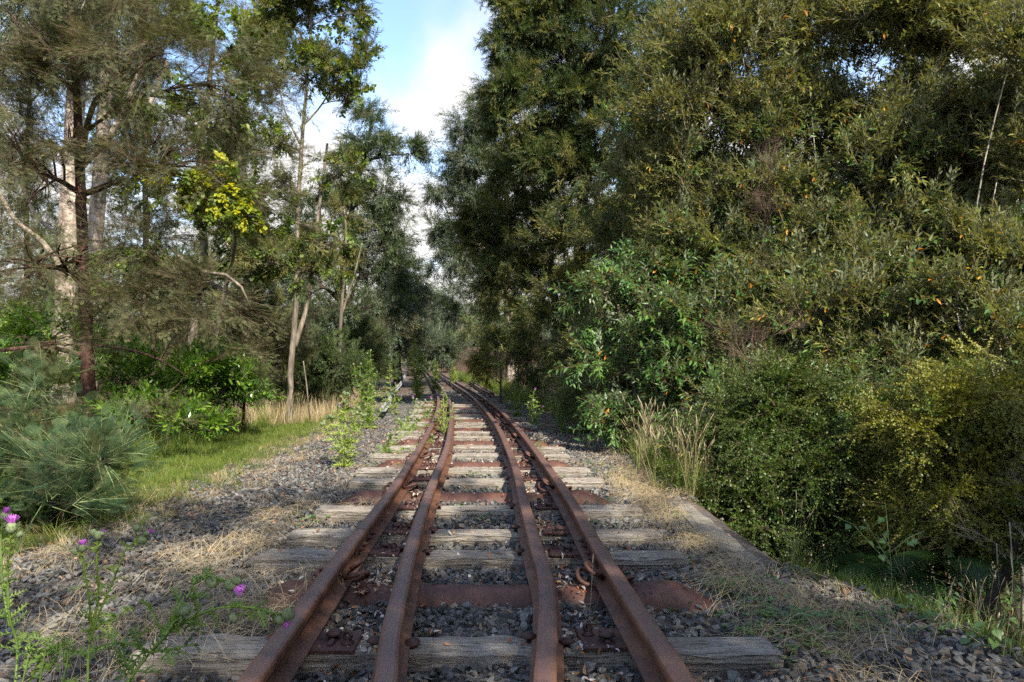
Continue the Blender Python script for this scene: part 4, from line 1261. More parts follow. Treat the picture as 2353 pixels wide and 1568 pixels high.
# pale gum trunks behind
for px, tx, d, r, lab, cl in [(150, 185, 19, .30, 'massive pale gum trunk just behind the red-brown wattle trunk', [C(60, 60, 18, 150, 150, 160), C(200, -60, 18, 200, 130, 160)]),
                          (206, 262, 23, .28, 'second pale gum trunk, leaning slightly, between the great gum and the yellow leaves', [C(300, 60, 23, 160, 140, 180), C(380, -60, 23, 160, 100, 150)])]:
    b = G(px - 10, d)
    plant('gum_tree', lab, 'tree', b, [([b, at(px, 700, d), at((px + tx) / 2, 350, d), at(tx, 0, d), at(tx + 20, -250, d)], r, r * .6),
          ([at(px + 5, 640, d), at(px - 50, 560, d - .5), at(px - 120, 500, d - 1), at(px - 160, 420, d - 1)], .09, .04),
          ([at((px + tx) / 2, 400, d), at(px + 110, 300, d - .4), at(px + 180, 140, d - .6)], .1, .05)], cl, 'gum', 'bark_pale', 2, 1.1, group='pale gum trees', up=-.2)
# broad-leaved light green tree with a yellow limb
b = G(430, 15)
plant('broadleaf_tree', 'light green broad-leaved tree with a limb of bright yellow leaves', 'tree', b,
      [([b, at(440, 800, 15), at(470, 600, 15), at(455, 420, 15), at(480, 200, 15), at(500, 0, 15)], .12, .04), ([at(460, 640, 15), at(540, 680, 14.5), at(575, 700, 14)], .05, .03)],
      [C(500, 480, 14, 110, 60, 190), C(560, 560, 14, 70, 90, 160), C(420, 640, 14.5, 160, 60, 160), C(610, 560, 14.5, 50, 110, 120), C(460, 300, 15, 170, 110, 240), C(560, 120, 15, 130, 130, 260), C(300, 620, 15, 120, 60, 100)],
      'maple', 'bark_grey', 1, 1.0, up=.1)
b = G(500, 13.4)
plant('yellow_leaf_tree', 'slender tree whose drooping boughs carry bright yellow leaves', 'tree', b,
      [([b, at(500, 760, 13.2), at(540, 560, 12.2), at(520, 440, 10), at(470, 380, 8.8)], .05, .012)],
      [C(430, 400, 9.0, 110, 40, 55), C(515, 430, 9.0, 80, 40, 55), C(560, 460, 9.0, 36, 90, 50)], [('maple_yellow', .6), ('maple', .4)], 'bark_grey', 1, .75, up=.0, limbs=False)
# bough reaching out, lit
mb = MB(); mb.tube([at(380, 560, 9.0), at(425, 600, 8.9), at(470, 625, 8.8), at(520, 632, 8.8), at(555, 660, 8.8), at(575, 705, 8.8)], [.018, .022, .022, .02, .016, .008], 7)
bo = mb.build('dead_bough', M['bark_grey'], None, True); tag(bo, 'long crooked lit dead branch hanging in the wattle sprays', 'branch')
# slender forked tree standing at the edge of the ballast
b = G(664, 13.4)
plant('forked_tree', 'slender forked tree with pale upper trunk rising from the edge of the grass strip', 'tree', b,
      [([b, at(668, 860, 13.4), at(680, 700, 13.4), at(682, 560, 13.4), at(688, 420, 13.4), at(696, 300, 13.4), at(706, 180, 13.4), at(715, 60, 13.4), at(720, -60, 13.4)], .062, .02),
       ([at(674, 800, 13.45), at(706, 700, 13.6), at(722, 560, 13.7), at(740, 430, 13.8), at(752, 330, 13.9)], .05, .02),
       ([at(690, 330, 13.4), at(660, 270, 13.3), at(640, 200, 13.2)], .022, .01), ([at(694, 290, 13.4), at(740, 240, 13.4), at(790, 150, 13.4)], .022, .008)],
      [C(700, 40, 13.4, 100, 70, 330), C(790, 30, 13.4, 50, 50, 110), C(780, 170, 13.4, 65, 50, 150), C(690, 170, 13.4, 90, 60, 190), C(830, 130, 13.4, 28, 16, 50), C(610, 120, 13.4, 50, 90, 150),
       C(640, 330, 13.2, 60, 50, 100), C(780, 400, 13.6, 50, 40, 90), C(640, 450, 13, 70, 35, 100), C(620, 600, 13, 80, 40, 130), C(760, 560, 13.5, 60, 40, 110), C(700, 620, 13.4, 80, 40, 110), C(820, 230, 13.4, 30, 20, 60), C(700, -60, 13.4, 120, 60, 300)],
      [('phyll', .3), ('maple', .2), ('phyll_gold', .5)], 'bark_grey', 1.1, .9, up=.15, twigs=12)
# dark spreading wattles by the gap
b = G(790, 21)
plant('dark_wattle_tree', 'dark evergreen with pointed top and long tufted side limbs beside the open sky', 'tree', b,
      [([b, at(785, 760, 21), at(790, 600, 21), at(815, 450, 21), at(845, 330, 21), at(856, 250, 21)], .15, .03), ([at(788, 700, 21), at(740, 560, 20.6), at(735, 420, 20.5)], .08, .03), ([at(790, 760, 21), at(805, 690, 20.8), at(830, 620, 20.6), at(838, 560, 20.6)], .06, .02)],
      [C(856, 275, 21, 26, 35, 90), C(850, 330, 21, 55, 36, 170), C(835, 390, 21, 90, 40, 260), C(935, 355, 20.5, 36, 26, 110), C(895, 345, 20.7, 34, 24, 80), C(860, 455, 21, 70, 40, 220), C(780, 470, 21, 80, 50, 220), C(885, 510, 21, 50, 34, 140),
       C(770, 560, 21, 110, 50, 280), C(890, 575, 21, 50, 30, 130), C(850, 630, 21, 90, 40, 250), C(925, 600, 21, 22, 26, 50), C(740, 660, 20.5, 120, 50, 260), C(870, 700, 21, 80, 40, 200), C(905, 460, 21, 25, 16, 40), C(690, 540, 21, 60, 70, 150)],
      [('phyll', .85), ('gum', .15)], 'bark_dark', 1.15, 1.0, up=.1, sub=.2, twigs=6, shoots=.35)
b = G(915, 34)
plant('wattle_tree', 'shadowy wattle with drooping outline lower down by the pale sky', 'tree', b,
      [([b, at(905, 740, 34), at(890, 600, 34), at(870, 500, 34)], .2, .06)],
      [C(880, 680, 33, 80, 45, 190), C(920, 640, 33, 26, 26, 60), C(830, 740, 31, 120, 50, 260), C(920, 720, 34, 50, 40, 110), C(870, 560, 34, 60, 60, 150)], [('wattle', .5), ('gum', .5)], 'bark_dark', 1, 1.7, up=.0)
# twin pale stems in the mid distance
b = G(780, 17)
plant('pale_sapling', 'pair of pale thin trunks lit in the shade between dark boughs', 'tree', b,
      [([b, at(782, 760, 17), at(790, 640, 17), at(795, 540, 17), at(790, 470, 17)], .05, .02), ([G(772, 17.2), at(775, 770, 17.2), at(812, 640, 17.2), at(832, 560, 17.2)], .045, .018)],
      [C(800, 500, 17, 60, 40, 60), C(760, 620, 17, 50, 60, 60)], 'phyll_gold', 'bark_grey', 1, 1, up=.2)
# silhouetted small tree at the end of the gap
b = G(945, 52)
plant('small_spreading_tree', 'small dark spreading tree silhouetted at the end of the sky gap', 'tree', b,
      [([b, at(945, 800, 52), at(944, 762, 52), at(955, 720, 52), at(962, 680, 52)], .24, .06), ([at(944, 765, 52), at(975, 735, 52), at(1000, 715, 52)], .12, .04), ([at(944, 760, 52), at(928, 715, 52), at(925, 690, 52)], .1, .04)],
      [C(955, 672, 52, 38, 26, 150), C(990, 700, 52, 34, 18, 100), C(925, 690, 52, 24, 24, 90), C(1015, 715, 52, 22, 14, 50), C(950, 700, 52, 40, 16, 80)], 'gum', 'bark_dark', 1, 1.5, up=.2)
# bushes on the left middle ground
for (px, py, d, rx, ry, n, key, lab) in [
        (760, 840, 17, 75, 60, 260, [('phyll', 1)], 'dark rounded bush in shade under the forked tree'),
        (825, 800, 24, 60, 50, 280, [('phyll', .7), ('wattle', .3)], 'dark green bush overhanging the brown grass bank'),
        (830, 740, 27, 110, 40, 330, [('wattle', .8), ('gum', .2)], 'grey feathery bush behind the dark overhanging one'),
        (905, 780, 34, 60, 50, 260, [('wattle', .7), ('phyll', .3)], 'pale olive shrub where the grass strip narrows'),
        (872, 842, 30, 36, 22, 110, [('phyll', 1)], 'small black-green bush at the end of the siding rail'),
        (620, 760, 15.5, 90, 90, 320, [('wattle', .7), ('phyll_gold', .3)], 'olive thicket behind the foot of the forked tree'),
        (700, 900, 17, 60, 40, 150, [('phyll', .6), ('bracken_', .4)][:1], 'low dark scrub beside the leaning stake'),
        (985, 790, 62, 30, 40, 170, [('gum', 1)], 'blue-green shrub at the far end of the line'),
        (1030, 810, 60, 40, 34, 200, [('gum', .6), ('phyll', .4)], 'dark round shrub behind the far beam'),
        (940, 800, 55, 40, 30, 160, [('wattle', .6), ('gum', .4)], 'pale shrub at the foot of the silhouetted tree')]:
    b = G(px, d)
    plant('bush', lab, 'bush', b, [([b, at(px, py + ry * .5, d), at(px + 8, py, d)], .035, .015)], [C(px, py, d, rx, ry, n), C(px - rx * .5, py + ry * .3, d, rx * .6, ry * .6, n * .4), C(px + rx * .5, py + ry * .4, d - .3, rx * .5, ry * .5, n * .3)], key, 'bark_dark', 1, 1.0 + max(0, d - 18) * .022, group='bushes beyond the track', up=.3)
# laurels
for (px, py, d, cl, lab) in [
        (110, 780, 11, [C(60, 780, 11, 90, 60, 120), C(150, 760, 10.8, 80, 60, 110), C(60, 880, 10.6, 110, 50, 100)], 'laurel with large upright leaves left of the red-brown trunk'),
        (420, 860, 11.2, [C(410, 850, 11, 80, 50, 170), C(470, 880, 10.8, 80, 50, 160), C(370, 930, 10.5, 110, 60, 150)], 'laurel with bright lit leaves behind the drooping wattle bough'),
        (560, 880, 11.5, [C(545, 860, 11.3, 60, 30, 110), C(590, 890, 11.2, 48, 30, 100), C(545, 930, 11.2, 70, 40, 90)], 'laurel whose shoots reach towards the forked tree'),
        (300, 900, 10.4, [C(290, 880, 10.3, 70, 70, 150), C(330, 960, 9.4, 90, 34, 70), C(440, 985, 8.8, 70, 20, 50)], 'shaded laurel right beside the red-brown trunk')]:
    b = G(px, d)
    plant('laurel_bush', lab, 'bush', b, [([b, at(px, py + 60, d), at(px + 10, py, d)], .03, .014), ([b, at(px - 40, py + 50, d), at(px - 60, py - 20, d)], .022, .01)], cl, 'laurel', 'bark_red', 1, 1.0, group='laurel bushes', up=.55, twigs=5)
# near feathery sapling (fills lower left corner)
b = G(70, 5.2)
plant('wattle_sapling', 'young blue-green feathery wattle bush sprawling over the grass nearest the thistles', 'bush', b,
      [([b, at(90, 1150, 5.1), at(140, 1060, 5), at(210, 1020, 4.9)], .016, .006), ([b, at(50, 1100, 5.3), at(20, 950, 5.4)], .014, .006), ([b, at(110, 1200, 5), at(180, 1150, 4.7)], .012, .004), ([at(-20, 970, 5.4), at(60, 1010, 5.2), at(130, 1090, 5.0), at(160, 1140, 4.9)], .012, .006)],
      [C(90, 1010, 5.3, 110, 90, 90), C(180, 1080, 4.9, 100, 60, 110), C(50, 1130, 5.0, 100, 70, 90), C(150, 1160, 4.7, 90, 50, 80), C(110, 910, 5.6, 60, 40, 40), C(235, 1060, 4.8, 50, 34, 40), C(-30, 1060, 5.2, 70, 90, 50)],
      [('wattle_near', .75), ('wattle_young', .25)], 'twig_pale', 1.2, .85, up=.12, sub=.4, twigs=12, shoots=.3)
b = G(60, 5.0)
plant('bramble_bush', 'low bright green leafy creeper under the feathery sapling', 'bush', b, [], [C(60, 1190, 4.9, 120, 36, 150), C(20, 1100, 5.6, 100, 80, 160), C(130, 1080, 5.7, 90, 70, 140)], [('olearia_lush', .75), ('maple', .25)], 'twig', 1, .5, up=.4)
# backdrop trees of the thistle side
k = 0
for (px, d, py, rx, ry, n, key, bk, lab) in [
        (60, 27, 420, 150, 330, 800, [('phyll', .5), ('wattle', .5)], 'bark_dark', 'dim tall tree behind the pale gum trunks at the picture edge'),
        (330, 30, 250, 170, 300, 800, [('phyll_gold', .6), ('maple', .4)], 'bark_grey', 'sunlit olive tree behind the yellow leaves'),
        (560, 26, 330, 110, 330, 800, [('phyll_gold', .6), ('wattle', .4)], 'bark_pale', 'golden-olive tree between the forked tree and the pale gums'),
        (330, 26, 720, 260, 130, 700, [('wattle', .5), ('phyll_gold', .5)], 'bark_grey', 'lower sunlit thicket behind the laurels'),
        (700, 30, 620, 120, 130, 420, [('phyll', .5), ('wattle', .5)], 'bark_dark', 'shady tree behind the forked trunk'),
        (610, 36, 800, 170, 70, 420, [('wattle', .6), ('phyll_gold', .4)], 'bark_grey', 'distant scrub behind the grass strip'),
        (-180, 13, 400, 200, 420, 500, [('wattle', 1)], 'bark_red', 'wattle at the very edge of the picture beside the laurels'),
        (60, 20, 820, 160, 100, 400, [('phyll', .6), ('maple', .4)], 'bark_grey', 'undergrowth thicket around the foot of the great pale gum')]:
    b = G(px, d)
    plant('forest_tree', lab, 'tree', b, [([b, at(px + 5, min(780, py + ry), d), at(px, py, d), at(px + 12, py - ry * .8, d)], .16, .05)],
          [C(px + U(-.5, .5) * rx, py + q * ry, d + U(-1.5, 1.5), rx * U(.5, .75), ry * .3 + 20, n / 6) for q in (-.8, -.5, -.2, .1, .4, .75)] , key, bk, 2.3, 1.0 + d * .008, group='forest trees on the thistle side', up=.1, twigs=4)

# ---- far end ----
far = [(962, 95, 700, 24, 60), (1000, 110, 715, 26, 55), (1040, 100, 700, 26, 60), (1075, 90, 690, 24, 60), (985, 120, 735, 40, 40), (1025, 80, 760, 30, 34), (1060, 84, 770, 30, 34), (930, 90, 760, 34, 40)]
for i, (px, d, py, rx, ry) in enumerate(far):
    b = G(px, d)
    lab = ['far gum with pale bare trunk rising left of the gap', 'far gum with thin white trunk in the middle of the gap', 'far gum with two straight white trunks beside the bank', 'far gum half hidden by the dark bush-side trees',
           'low distant grey-green trees closing the gap', 'rounded distant tree above the far beam', 'distant brownish tree above the dead bracken', 'distant olive tree behind the silhouetted one'][i]
    plant('gum_tree', lab, 'tree', b, [([b, at(px - 2, 780, d), at(px, py, d), at(px + 3, py - ry * .8, d)], .22, .1)] + ([([G(px + 12, d), at(px + 9, 760, d), at(px + 13, py, d)], .18, .08)] if i < 4 else []),
          [C(px, py, d, rx, ry, 150), C(px + 10, py + ry * .6, d, rx, ry * .5, 90), C(px - 12, py + ry * .5, d, rx * .8, ry * .5, 70)], 'gum' if i not in (6, 7) else [('wattle', .6), ('gum', .4)], 'bark_white', .8, 1.9, group='distant gums', up=0, twigs=3)
x = rng.uniform(2.5, 10, 5200); y = rng.uniform(1.2, 13, 5200); m = x > edge_right(y) + .9; x, y = x[m], y[m]
z = gz(x, y) + rng.random(len(x)) * np.interp(x - edge_right(y), [.9, 3, 6], [.5, 1.6, 3.0])
scatter('undergrowth', 'olearia_lush', np.stack([x, y, z], 1), dir_euler(rng.normal(0, .8, (len(x), 3)) + np.array([0, 0, .3])), rng.uniform(.8, 1.4, len(x)), label='black-green growth choking the bottom of the gully', cat='undergrowth', kind='stuff')
# undergrowth masses that close the view under the crowns
for (x0, x1, y0, y1, zt, n, key, sc_, lab) in [(-26, 0, 17, 48, 3.4, 7000, 'wattle', 2.0, 'olive undergrowth filling the forest floor on the thistle side'), (-26, 0, 24, 60, 8.5, 6000, 'phyll', 2.2, 'green understorey between the trunks on the thistle side'),
                                     (0, 22, 13, 40, 7.0, 8000, 'phyll', 2.0, 'dark understorey behind the thicket on the bush side'), (0, 22, 14, 44, 5, 4000, 'olearia', 1.8, 'leafy undergrowth behind the thicket')]:
    x = rng.uniform(x0, x1, n); y = rng.uniform(y0, y1, n); tx = track_x(y)
    m = (x < left_edge(y) - 2.6 - .05 * y) if x0 < 0 else (x > edge_right(y) + 2.6 + .05 * y)
    x, y = x[m], y[m]; hgt = zt * (.45 + .55 * np.clip(.5 + .9 * vnoise(x, y, .45, 7), 0, 1)) * np.clip((np.abs(x - track_x(y)) - 2) / 4, .25, 1)
    z = gz(x, y) + hgt * rng.random(len(x)) ** .8
    scatter('undergrowth', key, np.stack([x, y, z], 1), dir_euler(rng.normal(0, .7, (len(x), 3)) + np.array([0, 0, .4])), rng.uniform(.7, 1.3, len(x)) * sc_, label=lab, cat='undergrowth', kind='stuff')
# forest beyond everything, one mass
n = 5200
x = rng.uniform(-60, 60, n); y = rng.uniform(115, 190, n); zz = rise(y) + np.interp(y, [0, 130, 300], [0, 0, 10]) + rng.random(n) ** 1.2 * rng.uniform(5, 10, n)
scatter('distant_forest', 'gum', np.stack([x, y, zz], 1), dir_euler(rng.normal(0, 1, (n, 3)) + np.array([0, 0, .3])), rng.uniform(3, 6, n), label='grey-green forest closing the view beyond the last trees', cat='forest', kind='stuff')

# ---- bush side (right) ----
def multi(b, tops, r0=.03, r1=.012, spread_=.25):
    st = []
    for t in tops:
        t = Vector(t); bb = Vector(b) + Vector((U(-spread_, spread_), U(-spread_, spread_) * .5, 0))
        h_ = (t - bb).length * .05; m1 = bb.lerp(t, .35) + Vector((U(-h_, h_), U(-h_, h_), 0)); m2 = bb.lerp(t, .7) + Vector((U(-h_, h_), U(-h_, h_), 0))
        st.append(([bb, m1, m2, t], r0 * U(.7, 1.2), r1))
    return st
b = G(1510, 9.0)
plant('daisy_bush', 'lush broad-leaved shrub with fresh green and a few orange leaves above the seeding grass', 'bush', b, multi(b, [at(1420, 700, 8.8), at(1500, 650, 8.8), at(1570, 720, 8.6), at(1480, 850, 8.4), at(1600, 850, 8.4)]),
      [C(1470, 680, 8.9, 120, 70, 210), C(1380, 720, 9.2, 70, 50, 90), C(1570, 770, 8.5, 110, 80, 230), C(1470, 840, 8.6, 110, 70, 200), C(1580, 900, 8.4, 110, 70, 190), C(1500, 980, 8.4, 110, 70, 170), C(1600, 1040, 8.2, 90, 70, 120), C(1560, 640, 9, 100, 60, 140)],
      'olearia_lush', 'bark_grey', 1.0, 1.0, group='broad-leaved shrubs of the thicket', up=.25, twigs=5)
for (px, d, tops, cl, lab, key, dn) in [
        (1860, 9.6, [at(1700, 100, 9.0), at(1750, 250, 8.9), at(1840, -60, 9.1), at(1860, 200, 8.9), at(1925, 30, 9.0)],
         [C(1700, 120, 9.3, 150, 110, 420), C(1880, 60, 9.3, 130, 120, 380), C(1640, 300, 9.4, 130, 90, 300), C(1830, 260, 9.4, 130, 90, 300), C(1560, 430, 9.6, 110, 80, 240), C(1950, 400, 9.4, 110, 90, 250), C(1560, 120, 10, 90, 90, 220)],
         'tall thicket shrub with many straight pale stems and olive leaves', [('olearia', 1)], 1.0),
        (2110, 8.8, [at(2050, 0, 8.6), at(2130, 200, 8.6), at(2200, -50, 8.6), at(2020, 250, 8.5)],
         [C(2060, 80, 8.7, 130, 110, 400), C(2200, 120, 8.7, 110, 110, 380), C(2060, 290, 8.7, 120, 90, 300), C(2200, 340, 8.7, 110, 90, 300), C(2120, 480, 8.6, 130, 80, 240), C(2280, 480, 8.4, 80, 100, 200)],
         'tall sun-touched thicket shrub under the bright corner of the picture', [('olearia', 1)], 1.0),
        (2290, 7.4, [at(2330, 100, 7.2), at(2400, 300, 7.2), at(2290, 420, 7.2)],
         [C(2350, 140, 7.4, 110, 110, 240), C(2390, 380, 7.3, 110, 120, 240), C(2380, 620, 7, 100, 90, 150)],
         'thicket shrub cut by the picture edge on the bush side', [('olearia', 1)], 1.0),
        (1700, 8.6, [at(1640, 560, 8.8), at(1690, 600, 8.6), at(1760, 640, 8.6), at(1700, 720, 8.4)],
         [C(1650, 560, 9.0, 90, 80, 170), C(1760, 640, 8.8, 100, 70, 150), C(1680, 720, 8.5, 100, 60, 130), C(1730, 840, 8, 110, 60, 130)],
         'darker thicket shrub just behind the brown dead bush', [('olearia', .7), ('olearia_lush', .3)], 1.0),
        (1980, 7.6, [at(1900, 700, 7.5), at(1960, 640, 7.6), at(2040, 720, 7.5), at(1910, 640, 7.7)],
         [C(1900, 740, 7.5, 120, 60, 150), C(2040, 760, 7.4, 120, 60, 140), C(1960, 640, 7.8, 120, 60, 130), C(1990, 860, 7.0, 130, 50, 110)],
         'shaded thicket shrub with upright pale shoots above the small-leaved bushes', [('olearia', .8), ('olearia_lush', .2)], 1.0),
        (2250, 6.8, [at(2200, 720, 6.7), at(2280, 700, 6.7), at(2340, 780, 6.7)],
         [C(2210, 720, 6.8, 110, 60, 110), C(2310, 780, 6.6, 90, 60, 110), C(2300, 620, 7, 100, 60, 90)],
         'dark thicket shrub with a few orange leaves over the yellow-green bush', [('olearia', .8), ('olearia_lush', .2)], 1.0),
        (1700, 7.0, [at(1730, 900, 6.7), at(1690, 960, 6.6), at(1760, 980, 6.6)],
         [C(1700, 930, 6.8, 90, 50, 75), C(1730, 1010, 6.6, 90, 50, 65), C(1640, 1070, 6.7, 70, 60, 60)],
         'sprawling shrub with pale new shoots between lush leaves and small-leaved bush', [('olearia', .8), ('olearia_lush', .2)], 1.0)]:
    b = G(px, d)
    plant('daisy_bush', lab, 'bush', b, multi(b, tops, .028, .003), cl, key, 'bark_white', dn * 1.5, 1.0, group='broad-leaved shrubs of the thicket', up=.75, twigs=6, sub=.55)
for (px, d, cl, lab, key) in [
        (1600, 9.4, [C(1540, 250, 9.9, 110, 120, 300), C(1640, 450, 9.4, 110, 100, 280), C(1480, 420, 10.3, 90, 110, 240), C(1600, 600, 9.2, 110, 80, 220)], 'olive shrub filling the thicket wall above the lush shrub', [('olearia', .7), ('olearia_lush', .3)]),
        (1850, 8.7, [C(1800, 480, 8.9, 120, 90, 260), C(1900, 560, 8.6, 120, 90, 260), C(1830, 700, 8.2, 110, 70, 200), C(1750, 330, 9.2, 120, 90, 240)], 'green-olive shrub in the middle of the thicket wall', [('olearia', .75), ('olearia_lush', .25)]),
        (2120, 8.0, [C(2100, 560, 8.1, 130, 90, 280), C(2230, 600, 7.8, 110, 90, 260), C(2050, 400, 8.4, 120, 90, 250), C(2180, 780, 7.2, 120, 60, 160), C(2300, 330, 8, 90, 110, 240)], 'shrub filling the thicket wall toward the picture edge', [('olearia', .8), ('olearia_lush', .2)])]:
    b = G(px, d)
    plant('daisy_bush', lab, 'bush', b, multi(b, [c[0] for c in cl], .026, .003), cl, key, 'bark_white', 1.6, 1.0, group='broad-leaved shrubs of the thicket', up=.7, twigs=6, sub=.55)
# small leaved bushes
for (px, d, cl, key, lab) in [
        (1800, 6.4, [C(1760, 900, 6.3, 90, 50, 230), C(1720, 1000, 6.2, 90, 70, 260), C(1820, 980, 6.1, 90, 80, 300), C(1700, 1120, 6.0, 90, 70, 230), C(1820, 1120, 5.9, 90, 80, 240), C(1760, 1200, 5.8, 80, 50, 130)], [('tiny', 1)], 'green small-leaved bush hanging over the concrete wall'),
        (1980, 6.0, [C(1930, 930, 6.1, 90, 60, 220), C(2010, 1000, 6.0, 90, 70, 230), C(1960, 1090, 5.8, 90, 80, 230), C(1930, 1200, 5.6, 80, 60, 130)], [('tiny', .9), ('tiny_gold', .1)], 'darker small-leaved bush between the green and the yellow-green one'),
        (2240, 5.2, [C(2170, 960, 5.3, 110, 60, 290), C(2290, 930, 5.2, 90, 60, 250), C(2190, 1080, 5.1, 120, 70, 290), C(2310, 1080, 5.0, 100, 80, 250), C(2150, 1180, 5.0, 90, 50, 140), C(2280, 1200, 4.9, 100, 60, 150), C(2250, 860, 5.4, 40, 40, 60)], [('tiny_gold', .9), ('tiny', .1)], 'yellow-green small-leaved bush in the corner above the ferns')]:
    b = G(px, d)
    plant('small_leaved_bush', lab, 'bush', b, multi(b, [at(px, 1000, d), at(px - 60, 1080, d), at(px + 60, 1050, d)], .02, .006), cl, key, 'bark_red', 1.15, .95, group='small-leaved bushes in the gully', up=-.05, twigs=8, sub=.3, shoots=.8, sat=.5)
# crooked low trunk leaning out of the gully
mb = MB(); mb.tube([at(2262, 1420, 4.3), at(2280, 1370, 4.4), at(2310, 1320, 4.5), at(2335, 1240, 4.7), at(2345, 1120, 4.9)], [.034, .032, .028, .024, .018], 8)
o = mb.build('dead_tree', M['bark_dark'], None, True); tag(o, 'crooked bare trunk leaning out of the dark gully', 'tree')
# bare twiggy bushes
for (px, d, cl, key, lab, s) in [
        (1790, 7.9, [C(1780, 420, 8.6, 70, 90, 22), C(1790, 540, 8.5, 80, 90, 44), C(1760, 660, 8.4, 50, 70, 24)], 'deadtwig_brown', 'tall brown dead shrub of fine bare twigs in the thicket', 1.1),
        (1735, 6.6, [C(1700, 780, 6.8, 50, 50, 16), C(1760, 770, 6.7, 50, 50, 16), C(1740, 840, 6.6, 40, 40, 10)], 'deadtwig_brown', 'pale leafless tangle of twigs beside the lush shrub', .9),
        (2320, 4.4, [C(2290, 1260, 4.6, 60, 50, 9), C(2340, 1200, 4.7, 50, 50, 7)], 'deadtwig', 'dry hanging twigs under the yellow-green bush', 1.0)]:
    b = G(px, d)
    plant('dead_bush', lab, 'dead bush', b, multi(b, [at(px, 700 if px != 2320 else 1200, d), at(px - 30, 780 if px != 2320 else 1250, d)], .008, .003, .1), cl, key, 'bark_red' if key.endswith('n') else 'bark_white', 1, s, group='leafless bushes', up=.4)
# tall trees behind the thicket towards the gap
b = G(1330, 15.5)
plant('acacia_tree', 'tall dark acacia with layered boughs leaning over the line at the top of the gap', 'tree', b,
      [([b, at(1330, 700, 15.5), at(1340, 450, 15.5), at(1360, 250, 15.5), at(1400, 50, 15.5), at(1420, -100, 15.5)], .17, .06), ([at(1355, 420, 15.5), at(1270, 330, 15.2), at(1200, 300, 15)], .06, .02), ([at(1380, 250, 15.5), at(1300, 130, 15.2), at(1230, 60, 15)], .06, .02)],
      [C(1250, 40, 15, 105, 60, 420), C(1180, 90, 15, 56, 60, 220), C(1300, 130, 15, 110, 50, 320), C(1190, 200, 15, 74, 40, 260), C(1150, 190, 15, 30, 36, 90), C(1320, 250, 15, 110, 50, 300), C(1190, 290, 15, 100, 40, 280), C(1420, 60, 14.5, 110, 90, 330), C(1170, -30, 15, 40, 40, 100), C(1330, -60, 15, 180, 60, 380), C(1250, 380, 15, 90, 40, 160), C(1350, 340, 15.5, 80, 60, 240), C(1390, 200, 15.2, 70, 60, 240), C(1300, 200, 15.6, 60, 50, 160), C(1430, 300, 14.5, 80, 70, 180), C(1175, 12, 15, 24, 20, 60)],
      [('phyll', .7), ('phyll_gold', .3)], 'bark_dark', 1.6, 1.05, group='tall trees on the bush side', up=.1, twigs=6)
b = G(1290, 17)
plant('olive_tree', 'olive-green bushy tree under the acacia boughs beside the curve', 'tree', b,
      [([b, at(1280, 720, 17), at(1240, 560, 17), at(1200, 430, 17)], .13, .04)],
      [C(1200, 420, 17, 100, 50, 280), C(1120, 500, 17.5, 80, 50, 260), C(1230, 520, 17, 110, 60, 320), C(1120, 560, 17.5, 80, 50, 240), C(1250, 620, 16.5, 110, 60, 300), C(1160, 650, 17, 90, 50, 230), C(1330, 560, 15, 90, 70, 230), C(1340, 440, 15, 80, 60, 180), C(1330, 680, 14.5, 80, 60, 200), C(1430, 560, 13.5, 80, 80, 200)],
      [('phyll_gold', .6), ('phyll', .4)], 'bark_dark', 1.6, 1.1, group='tall trees on the bush side', up=.25, twigs=6)
b = G(1180, 29)
plant('gum_tree', 'tall gum with rounded tufts stepping down the bush side of the gap', 'tree', b,
      [([b, at(1170, 700, 29), at(1150, 560, 29), at(1130, 400, 29), at(1110, 330, 29)], .25, .08), ([at(1150, 560, 29), at(1080, 500, 29), at(1030, 490, 29)], .1, .04), ([at(1130, 420, 29), at(1170, 330, 29)], .1, .04)],
      [C(1090, 300, 29, 55, 34, 180), C(1130, 250, 29, 45, 36, 130), C(1085, 355, 29, 46, 30, 150), C(1110, 390, 29, 80, 50, 220), C(1045, 425, 29, 36, 22, 90), C(1000, 438, 29, 20, 12, 30), C(1085, 460, 29, 50, 36, 140), C(1020, 520, 29, 36, 16, 80), C(1050, 600, 29, 40, 20, 100), C(998, 608, 29, 14, 11, 24), C(1090, 560, 29, 60, 50, 160), C(1190, 360, 29, 70, 80, 180)],
      [('gum', .5), ('phyll', .5)], 'bark_pale', 1.7, 1.15, group='tall trees on the bush side', up=.1, twigs=5)
